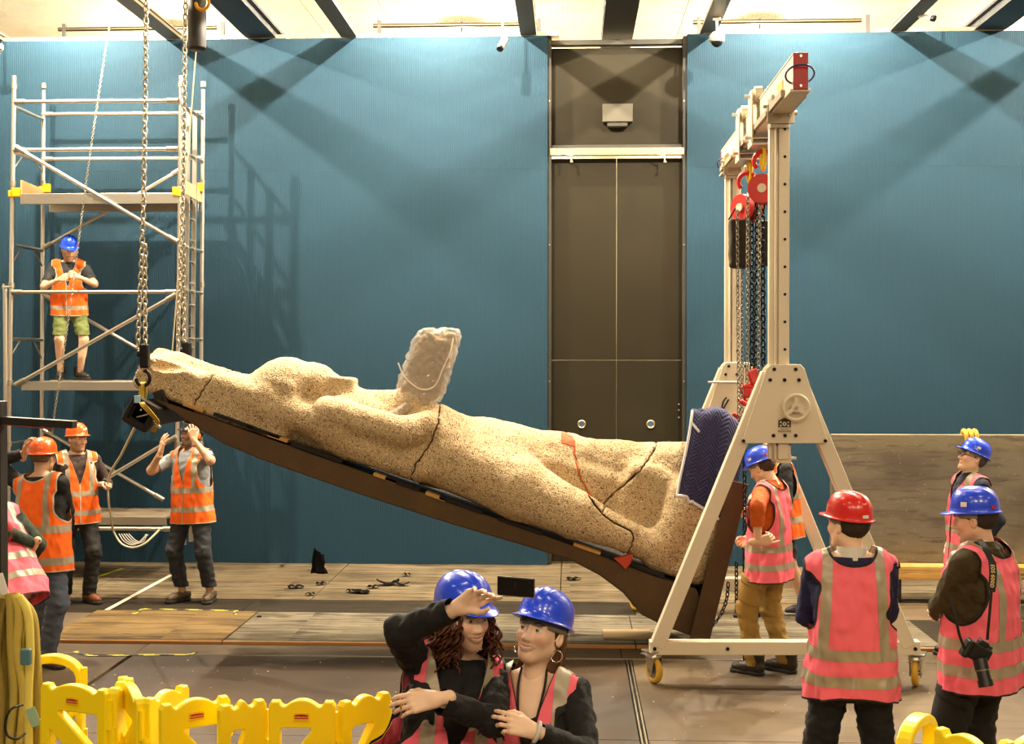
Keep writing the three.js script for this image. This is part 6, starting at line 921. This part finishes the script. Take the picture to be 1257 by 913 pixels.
// ------------------------------------------------------------------ grey panel on timber bearers, right
{
  const d = 13.2, a = at(1021, 533, d), b = at(1021, 690, d), x0 = a.x, W = 2.9, hgt = a.y - b.y;
  const pt = (() => { const f1 = fbm(4, 501), s1 = tile2(0, 48, 502), s2 = tile2(0, 200, 503), f3 = fbm(9, 504); return (x, y) => { let col = mix3([112, 104, 88], [90, 81, 69], sstep(.35, .7, f1(x, y))); col = mix3(col, [128, 118, 92], sstep(.78, .95, y) * .8 + sstep(.22, .05, y) * .5); col = mix3(col, [72, 62, 52], sstep(.6, .95, s1(x * .3, y * 1.5 + f3(x, y) * .08)) * .5); const k = s2(x * .5 + y * .3, y - x * .2); col = mix3(col, [186, 174, 150], sstep(.93, .99, k) * .8); col = mix3(col, [60, 52, 44], sstep(.62, .8, f3(x + .3, y)) * .3); return col; }; })();
  const tx = canvasTex(1024, 512, (x, w, h) => { for (let j = 0; j < h; j += 2) for (let i = 0; i < w; i += 2) { const c = pt(i / w, 1 - j / h); x.fillStyle = `rgb(${c.map(v => Math.round(v)).join(',')})`; x.fillRect(i, j, 2, 2); }
    let s = 5; const r = () => { s = (s * 1664525 + 1013904223) >>> 0; return s / 4294967296; }; for (let i = 0; i < 60; i++) { x.strokeStyle = r() > .5 ? 'rgba(40,34,28,.5)' : 'rgba(190,176,150,.4)'; x.lineWidth = .7 + r(); x.beginPath(); const px = r() * w, py = r() * h; x.moveTo(px, py); x.quadraticCurveTo(px + (r() - .5) * 60, py + (r() - .3) * 30, px + (r() - .5) * 130, py + (r() - .5) * 60); x.stroke(); }
    x.strokeStyle = 'rgba(36,30,24,.55)'; for (let i = 0; i < 9; i++) { x.lineWidth = 1.4; x.beginPath(); x.moveTo(400 + i * 13, 430 + r() * 20); x.lineTo(385 + i * 13 + r() * 8, 500); x.stroke(); }
    x.fillStyle = 'rgba(40,32,26,.7)'; x.font = 'italic 20px serif'; x.fillText('DORY  GOOD', 350, 432); });
  const t = thing('grey_panel', 'large scratched grey stone panel standing on a timber bearer at the right', 'panel', V(x0 + W / 2, b.y, -d));
  const pm = std(0xffffff, .6, { map: tx }); const g = new RoundedBoxGeometry(W, hgt, .09, 2, .008); g.translate(x0 + W / 2, (a.y + b.y) / 2, -d - .045);
  const u = g.attributes.uv, p = g.attributes.position; for (let i = 0; i < p.count; i++) u.setXY(i, (p.getX(i) - x0) / W, (p.getY(i) - b.y) / hgt); obj('slab', g, pm, t);
  const bt = thing('timber_bearer', 'pale timber beam under the grey panel', 'timber', V(x0 + 1.5, 0, -d)); const tm = std(0xffffff, .7, { map: (() => { const q = boardTone([206, 158, 78], [160, 112, 50], [222, 184, 110], 270); q.repeat.set(.5, 2); return q; })() });
  obj('beam', box(2.6, .13, .3, x0 + 1.6, b.y - .068, -d + .06, .006), tm, bt);
  for (const x of [.55, 2.6]) obj('support_block', box(.22, b.y - .14, .3, x0 + x, (b.y - .13) / 2, -d, .006), std(0x232020, .7), bt);
  const gl = thing('yellow_glove', 'yellow work glove gripping the top edge of the grey panel', 'glove', at(1189, 540, d));
  const gp = at(1189, 533, d); for (const k of [0, 1, 2]) obj('glove_finger', wire([V(gp.x - .03 + k * .052, gp.y + .0, -d - .11), V(gp.x - .035 + k * .052, gp.y + .035, -d - .05), V(gp.x - .03 + k * .052, gp.y + .01, -d + .015), V(gp.x - .02 + k * .05, gp.y - .07, -d + .02)], .022, 16, 8), clothM(0xd8a838), gl);
  obj('glove_palm', [new THREE.SphereGeometry(.06, 16, 10).scale(1.1, .7, .5).translate(gp.x + .02, gp.y - .02, -d - .115)], clothM(0x3c2c1a), gl);
}
// ------------------------------------------------------------------ yellow folding barriers in the foreground
const barrierMat = new THREE.MeshPhysicalMaterial({ color: 0xffe300, roughness: .38, clearcoat: .3 });
const barrierLabel = canvasTex(256, 128, (x) => { x.fillStyle = '#f6c604'; x.fillRect(0, 0, 256, 128); x.fillStyle = '#a8140f'; x.beginPath(); x.moveTo(14, 30); x.quadraticCurveTo(128, 4, 242, 30); x.lineTo(242, 92); x.lineTo(14, 92); x.closePath(); x.fill(); x.fillStyle = '#f6d060'; x.font = 'bold 36px sans-serif'; x.textAlign = 'center'; x.fillText('Rubbermaid', 128, 74, 216); x.fillStyle = '#7a5a10'; x.font = '18px sans-serif'; x.fillText('COMMERCIAL PRODUCTS', 128, 116, 220); });
{
  const hole = (pts) => { const p = new THREE.Path(); const n = pts.length; const P = pts.map(q => new THREE.Vector2(...q)); for (let i = 0; i < n; i++) { const a = P[(i + n - 1) % n], b = P[i], c = P[(i + 1) % n]; const u = a.clone().sub(b).normalize().multiplyScalar(.018).add(b), v = c.clone().sub(b).normalize().multiplyScalar(.018).add(b); i ? p.lineTo(u.x, u.y) : p.moveTo(u.x, u.y); p.quadraticCurveTo(b.x, b.y, v.x, v.y); } p.closePath(); return p; };
  const panelGeo = (w, flip, h = 1) => { const s = new THREE.Shape(), a = w / 2; s.moveTo(-a, .08); s.lineTo(-a + .05, 0); s.lineTo(-a + .1, 0); s.lineTo(-a + .12, .07); s.lineTo(a - .12, .07); s.lineTo(a - .1, 0); s.lineTo(a - .05, 0); s.lineTo(a, .08); s.lineTo(a, h - .02); s.lineTo(a - .012, h); s.lineTo(a - .045, h); s.quadraticCurveTo(a - .06, h - .035, a - .085, h - .012); s.quadraticCurveTo(0, h + .028, -a + .085, h - .012); s.quadraticCurveTo(-a + .06, h - .035, -a + .045, h); s.lineTo(-a + .012, h); s.lineTo(-a, h - .02); s.closePath();
    const l = -a + .05, r = a - .05, X = (x) => flip ? -x : x; const H = (pts) => { const q = pts.map(([x, y]) => [X(x), y]); s.holes.push(hole(flip ? q : q.reverse())); };
    H([[l + .045, h - .115], [r, h - .115], [r, h - .3]]); H([[l, h - .2], [r, h - .42], [r, .44], [l, .6]]); H([[l, .5], [r, .34], [r, .15], [l, .15]]); 
    const g = new THREE.ExtrudeGeometry(s, { depth: .03, bevelEnabled: true, bevelSize: .007, bevelThickness: .008, bevelSegments: 2, bevelOffset: -.007, curveSegments: 10 }); g.translate(0, 0, -.015); return g; };
  const handleGeo = (w) => { const s = new THREE.Shape(), a = w / 2, h = .87; s.moveTo(-a, 0); s.lineTo(a, 0); s.lineTo(a, h); s.bezierCurveTo(a, h + .16, -a, h + .16, -a, h); s.closePath(); const g1 = new THREE.Path(); const q = a - .032; g1.moveTo(-q, h - .06); g1.lineTo(-q, h); g1.bezierCurveTo(-q, h + .105, q, h + .105, q, h); g1.lineTo(q, h - .06); g1.quadraticCurveTo(0, h - .03, -q, h - .06); s.holes.push(g1); s.holes.push(hole([[-q, .5], [-q, .72], [q - .03, .72]].reverse())); s.holes.push(hole([[q, .7], [q, .16], [-q + .04, .16], [-q, .4]].reverse()));
    const g = new THREE.ExtrudeGeometry(s, { depth: .045, bevelEnabled: true, bevelSize: .008, bevelThickness: .009, bevelSegments: 2, bevelOffset: -.008, curveSegments: 14 }); g.translate(0, 0, -.02); return g; };
  const t = thing('folding_barrier', 'bright yellow plastic folding barrier zigzagging across the lower left foreground', 'barrier', V(at(230, 800, 5.6).x, 0, -5.6));
  const panel = (T, x0, d0, x1, d1, o = {}) => { const a = V(at(x0, 860, d0).x, 0, -d0), b = V(at(x1, 860, d1).x, 0, -d1), w = a.distanceTo(b) - .012; const g = o.handle ? handleGeo(w) : panelGeo(w, o.flip, o.h || .972); const m = new THREE.Matrix4().makeRotationY(-Math.atan2(b.z - a.z, b.x - a.x)).setPosition(a.clone().add(b).multiplyScalar(.5)); const pm = obj(o.handle ? 'handle_panel' : 'panel', g.applyMatrix4(m), barrierMat, T);
    if (o.label) { const l = new THREE.BoxGeometry(.066, .034, .004); const p = l.attributes.position; l.translate(0, .907, .026); obj('maker_label', l.applyMatrix4(m), std(0xffffff, .4, { map: barrierLabel }), pm); }
    for (const e of [-1, 1]) { const kn = []; for (const y of [.2, .5, .8]) { const c = new THREE.CylinderGeometry(.016, .016, .13, 12); c.translate(e * (w / 2), y + (e > 0 ? .06 : -.06), 0); kn.push(c.applyMatrix4(m)); } obj('hinge', kn[0], barrierMat, pm); obj('hinge', kn[1], barrierMat, pm); obj('hinge', kn[2], barrierMat, pm); } };
  panel(t, 26, 6.25, 105, 6.25, { handle: true }); panel(t, 52, 5.78, 135, 5.66, { label: true }); panel(t, 137, 5.66, 160, 5.9, {}); panel(t, 150, 5.92, 174, 5.5, { flip: true }); panel(t, 177, 5.5, 229, 5.78, {}); panel(t, 194, 5.42, 283, 5.6, { label: true }); panel(t, 266, 5.42, 327, 5.55, { flip: true }); panel(t, 329, 5.52, 414, 5.52, { label: true, flip: true }); panel(t, 416, 5.5, 478, 5.7, { flip: true });
  const t2 = thing('folding_barrier', 'second yellow plastic barrier just showing at the lower right corner', 'barrier', V(at(1190, 800, 5).x, 0, -5.05));
  panel(t2, 1106, 5.2, 1144, 5.5, { handle: true }); panel(t2, 1150, 5.3, 1226, 5.0, { h: .96 }); panel(t2, 1228, 5.05, 1310, 5.2, {});
}
// ------------------------------------------------------------------ black stand and hanging slings at the left edge
{
  const d = 6.6, t = thing('black_stand', 'dark steel stand with a short arm at the far left edge', 'stand', V(at(-6, 600, d).x, 0, -d)); const m = std(0x1d1a17, .5, { metalness: .4 });
  const a = at(-4, 492, d); obj('post', box(.075, a.y, .09, a.x, a.y / 2, -d, .005), m, t); const b0 = at(4, 515, d), b1 = at(92, 521, d); obj('arm', bar(V(b0.x - .04, b0.y, -d), V(b1.x, b1.y, -d), .038, .07, V(0, 0, 1)), m, t); obj('red_strip', bar(V(b0.x, b0.y - .022, -d + .02), V(b1.x - .09, b1.y - .022, -d + .02), .008, .02, V(0, 0, 1)), std(0x8a3a2a, .6), t); obj('foot', box(.5, .04, .5, a.x, .02, -d, .005), m, t);
  const hk = at(2, 728, 6.1); obj('hanger_arm', rod(V(a.x, hk.y - .02, -d), V(hk.x + .02, hk.y - .02, -5.95), .025), m, t); obj('paper_tag', bar(at(-4, 705, 6.2), at(6, 736, 6.2), .06, .004, V(0, 0, 1)), std(0xe4e2da, .8), t);
  const s = thing('sling_bundle', 'thick bundle of worn yellow lifting slings hanging at the lower left edge', 'slings', V(hk.x, .3, -6.1));
  const cols = [0xdcca5c, 0xb8a44e, 0xe6d66e, 0x94803c, 0xcab456]; 
  for (let i = 0; i < 15; i++) { const u = i / 14, fx = lerp(-14, 46, u), z = 6.1 + (i % 3) * .06 - .06, topY = 722 + Math.pow((u - .55) * 2, 2) * 10 + (i % 2) * 4; const bot = .28 + (i % 4) * .05; const P = (x, y) => at(x, y, z); const low = at(fx * 1.02 + rr(-2, 2), 900, z);
    const g = wire([P(fx * .45 + 6, topY + 6), P(fx * .8 + 3, topY + 14 + u * 10), P(fx * .95 + rr(-3, 3), topY + 70), P(fx + rr(-6, 6), 850), V(low.x, bot + .2, -z), V(low.x + .03, bot, -z + .03)], .021, 30, 8); g.scale(1, 1, 1); obj('sling', g, clothM(cols[i % 5]), s); 
    if (i % 3 === 1) { obj('stitch_line', wire([P(fx * .8 + 3, topY + 10 + u * 10), P(fx * .95, topY + 70), P(fx, 850)].map(p => p.add(V(.002, 0, .019))), .004, 20, 4), stdM(0x2a2210, .9), s); } }
  const bk = at(32, 806, 5.95); obj('buckle', box(.05, .075, .03, bk.x, bk.y, bk.z, .008), std(0x46707e, .5), s); const tg = at(41, 880, 5.9); obj('tag', orient(box(.05, .09, .006, 0, 0, 0), tg, tg.clone().add(V(-.4, 1, 0))), std(0x8fae9e, .6), s);
  const cb = thing('black_cable', 'loop of thin black cable hanging below the yellow slings', 'cable', at(18, 885, 5.9)); obj('cable', wire([at(28, 865, 5.9), at(14, 870, 5.85), at(7, 885, 5.85), at(9, 902, 5.85), at(20, 907, 5.85), at(31, 900, 5.9)], .006, 40, 6), stdM(0x0d0d0d, .5), cb);
}
// ------------------------------------------------------------------ camera slung on the watcher's shoulder
{
  const d = 6.32, c = at(1199, 800, d), t = thing('photo_camera', 'black camera with a long lens hanging on a strap against the pink vest', 'camera', c.clone()), m = std(0x111112, .35), R = new THREE.Matrix4().makeRotationZ(-.5), pl = g => { g.applyMatrix4(R); g.translate(c.x, c.y, c.z); return g; };
  obj('camera_body', [pl(box(.125, .085, .06, 0, 0, 0, .014)), pl(box(.035, .095, .075, -.055, -.004, .012, .014))], m, t); obj('viewfinder', pl(box(.05, .03, .055, .005, .052, 0, .01)), m, t);
  const L = (r, l, z) => { const g = new THREE.CylinderGeometry(r, r, l, 24); g.rotateX(Math.PI / 2); g.translate(0, 0, z); g.rotateX(.85); g.rotateY(1.05); return pl(g.translate(.01, -.01, .02)); }; const ln = obj('lens', [L(.034, .05, .04), L(.031, .06, .09), L(.036, .03, .13)], m, t); obj('lens_ring', L(.0352, .006, .07), std(0x6b665c, .3), ln); obj('front_glass', L(.03, .004, .145), std(0x0a0a12, .08), ln); obj('dial', pl(new THREE.CylinderGeometry(.013, .013, .014, 16).translate(.045, .048, 0)), std(0x2a2a2c, .3), t);
  const strapTex = canvasTex(64, 256, (x) => { x.fillStyle = '#17150f'; x.fillRect(0, 0, 64, 256); x.save(); x.translate(32, 128); x.rotate(Math.PI / 2); x.fillStyle = '#d8b878'; x.font = 'bold 44px sans-serif'; x.textAlign = 'center'; x.fillText('EOS 600D', 0, 16, 230); x.restore(); });
  const rb = (pts, w, uvd) => { const cu = new THREE.CatmullRomCurve3(pts, false, 'centripetal'), n = 30, pos = [], uv = [], ix = []; for (let i = 0; i <= n; i++) { const p = cu.getPointAt(i / n), tn = cu.getTangentAt(i / n), sd = V(1, 0, 0).addScaledVector(tn, -tn.x).normalize(), no = tn.clone().cross(sd).normalize(); for (const [a, b] of [[-1, 1], [1, 1], [1, -1], [-1, -1]]) { const q = p.clone().addScaledVector(sd, a * w / 2).addScaledVector(no, b * .0015); pos.push(q.x, q.y, q.z); uv.push(a > 0 ? 1 : 0, 1 - i / n); } } for (let i = 0; i < n; i++) for (let k = 0; k < 4; k++) { const a = i * 4 + k, b = i * 4 + (k + 1) % 4; ix.push(a, b, a + 4, b, b + 4, a + 4); } const g = new THREE.BufferGeometry(); g.setAttribute('position', new THREE.Float32BufferAttribute(pos, 3)); g.setAttribute('uv', new THREE.Float32BufferAttribute(uv, 2)); g.setIndex(ix); g.computeVertexNormals(); return g; };
  const S = (x, y, z) => at(x, y, z); each('strap', [rb([S(1202, 662, 6.5), S(1209, 672, 6.44), S(1218, 690, 6.38)], .03), rb([S(1217, 725, 6.31), S(1215, 750, 6.29), S(1213, 772, 6.29), S(1212, 785, 6.3)], .013), rb([S(1167, 733, 6.3), S(1172, 752, 6.27), S(1178, 780, 6.27), S(1186, 800, 6.29)], .013)], stdM(0x15130f, .8), t); obj('strap_pad', rb([S(1218, 689, 6.38), S(1219, 705, 6.33), S(1217, 726, 6.3)], .036), std(0xffffff, .8, { map: strapTex, side: THREE.DoubleSide }), t, { label: 'strap pad with gold lettering' });
}
// ------------------------------------------------------------------ security cameras under the roof
{
  const wht = std(0xd9d4c6, .4), blk = std(0x121214, .25);
  const cam = (lab, px, py, d, top = ROOF_Y - .002) => { const p = at(px, py, d), t = thing('security_camera', lab, 'security camera', p.clone()); obj('stem', [rod(p.clone().add(V(0, .03, 0)), V(p.x, top, p.z), .014), rod(V(p.x, top - .03, p.z), V(p.x, top, p.z), .045, 14)], wht, t); return [p, t]; };
  for (const [lab, px, py, ax] of [['white bullet security camera on a stem above the teal wall left of the door', 617, 54, [-.05, -.12, .1]], ['white bullet security camera on a stem at the upper right of the teal wall', 1138, 20, [.12, -.08, .12]], ['white security camera at the top left edge of the teal wall', -3, 62, [.1, .05, .1]]]) { const [p, t] = cam(lab, px, py, 14.5); const dv = V(...ax).normalize(), a = p.clone().addScaledVector(dv, -.09), b = p.clone().addScaledVector(dv, .07); obj('camera_body', [rod(a, b, .042, 16), rod(p.clone().add(V(0, .06, 0)), p, .02)], wht, t); obj('lens', rod(b, b.clone().addScaledVector(dv, .03), .036, 16), blk, t); }
  { const [p, t] = cam('white dome security camera on a stem just right of the door', 880, 46, 14.5, WALL_TOP + .012); obj('housing', lathe([[.001, .06], [.05, .055], [.085, .02], [.085, -.03], [.07, -.05]], 24).translate(p.x, p.y, p.z), wht, t); const s = new THREE.SphereGeometry(.062, 20, 10, 0, 6.2832, Math.PI / 2, Math.PI / 2); s.translate(p.x, p.y - .045, p.z); obj('dome', s, blk, t); }
}
// ------------------------------------------------------------------ tape, scraps and small boards on the floor
{
  const tape = (lab, pts, w, mat, y = .004) => { const P = pts.map(q => floorAt(...q)); const t = thing('floor_tape', lab, 'tape', P[0].clone()); for (let i = 0; i < P.length - 1; i++) { const a = P[i].clone().setY(y), b = P[i + 1].clone().setY(y); obj('strip', bar(a, b, .002, w, V(b.z - a.z, 0, a.x - b.x).normalize(), .0005), mat, t); } };
  tape('long white tape line running diagonally from the tower foot', [[210, 706], [120, 755]], .05, std(0xd8d0bc, .6));
  tape('bent yellow-green tape line by the foot of the teal wall', [[150, 698], [112, 711], [104, 712]], .05, std(0xa8b820, .6));
  const hz = std(0xffffff, .6, { map: canvasTex(16, 128, x => { x.fillStyle = '#c8bc38'; x.fillRect(0, 0, 16, 128); x.fillStyle = '#22201a'; x.beginPath(); x.moveTo(0, 50); x.lineTo(0, 110); x.lineTo(16, 84); x.lineTo(16, 24); x.fill(); }) }); hz.map.wrapS = hz.map.wrapT = THREE.RepeatWrapping; hz.map.repeat.set(4, 4);
  tape('hazard tape in yellow and black along the near edge of the stained board', [[92, 800], [108, 805], [232, 804], [240, 800]], .045, hz, .005); tape('hazard tape in yellow and black along the far edge of the stained board', [[164, 757], [176, 751], [290, 753], [288, 758]], .04, hz, .03);
  const blk = new THREE.MeshPhysicalMaterial({ color: 0x0c0b09, roughness: 1, specularIntensity: .15, side: THREE.DoubleSide }); const scraps = [[391, 704, .36, 'upright'], [363, 722, .16], [381, 731, .1], [430, 727, .1], [442, 728, .2], [458, 722, .12], [477, 718, .24, 'curl'], [494, 719, .14, 'curl'], [499, 707, .1], [394, 718, .12], [704, 712, .16], [346, 697, .06], [318, 760, .05]];
  const words = ['upright torn scrap of black sheet standing by the teal wall', 'long flat scrap of black sheet left of the torn upright one', 'small flat scrap of black sheet nearest the dark board row', 'thin black sliver between two larger scraps on the pale boards', 'ragged flat black scrap with a tail beside the curled pieces', 'narrow black strip pointing at the curled scrap', 'big curled scrap of black sheet on the pale boards', 'smaller curled black scrap right of the big curled one', 'tiny black scrap above the curled pieces', 'folded black scrap just below the upright one', 'lone black scrap near the foot of the olive door', 'tiny black crumb at the foot of the teal wall', 'tiny black crumb on the dark board row'];
  scraps.forEach(([x, y, w, k], i) => { const p = floorAt(x, y), t = thing('plastic_scrap', words[i], 'scrap', p.clone(), 'black scraps on the pale boards'); const g = new THREE.PlaneGeometry(w, w * .7, 10, 5); const a = g.attributes.position; for (let j = 0; j < a.count; j++) { const u = a.getX(j) / w, v = a.getY(j); const c = k === 'curl' ? .5 * u * u * w * 1.6 : .02 * Math.abs(Math.sin(u * 7)); const n = noise3(u * 3 + i, v * 9, i) * w * .1; if (k === 'upright') a.setXYZ(j, (a.getX(j) * .5 + n) * (1 - .75 * (v / w + .25)), v * 1.15 * (1 - .5 * u) + w * .3, .05 * Math.sin(u * 5)); else a.setXYZ(j, a.getX(j) + n, .012 + c, v * (1 - .5 * Math.abs(u)) + n * .8); } g.computeVertexNormals(); const b = g.clone(); puff(b, -.003); const ry = k === 'upright' ? .3 : i * .7 % .9 - .4; g.rotateY(ry); b.rotateY(ry); obj('sheet', [g.translate(p.x, 0, p.z), b.translate(p.x, 0, p.z)], blk, t); });
  const p = floorAt(770, 779, .03), t = thing('plywood_offcut', 'small pale plywood offcut lying on the boards behind the gantry leg', 'board', p.clone()); obj('sheet', box(.42, .018, .34, p.x, .034, p.z, .003), std(0x8a744e, .7), t);
  const chips = []; let s = 8; const r = () => { s = (s * 1664525 + 1013904223) >>> 0; return s / 4294967296; }; for (let i = 0; i < 170; i++) { const q = floorAt(lerp(100, 1250, r()), lerp(805, 912, r() * r())); const g = new THREE.TetrahedronGeometry(lerp(.004, .013, r() * r())); g.scale(1.4, .4, 1); g.rotateY(r() * 6); g.translate(q.x, .003, q.z); chips.push(g); }
  const c = thing('paint_chips', 'scattered small pale chips and crumbs on the brown floor', 'debris', V(0, 0, -8)); c.userData.kind = 'stuff'; obj('chips', chips, std(0xc9bfa8, .8), c, { kind: 'stuff' });
}
renderer.render(scene, camera);
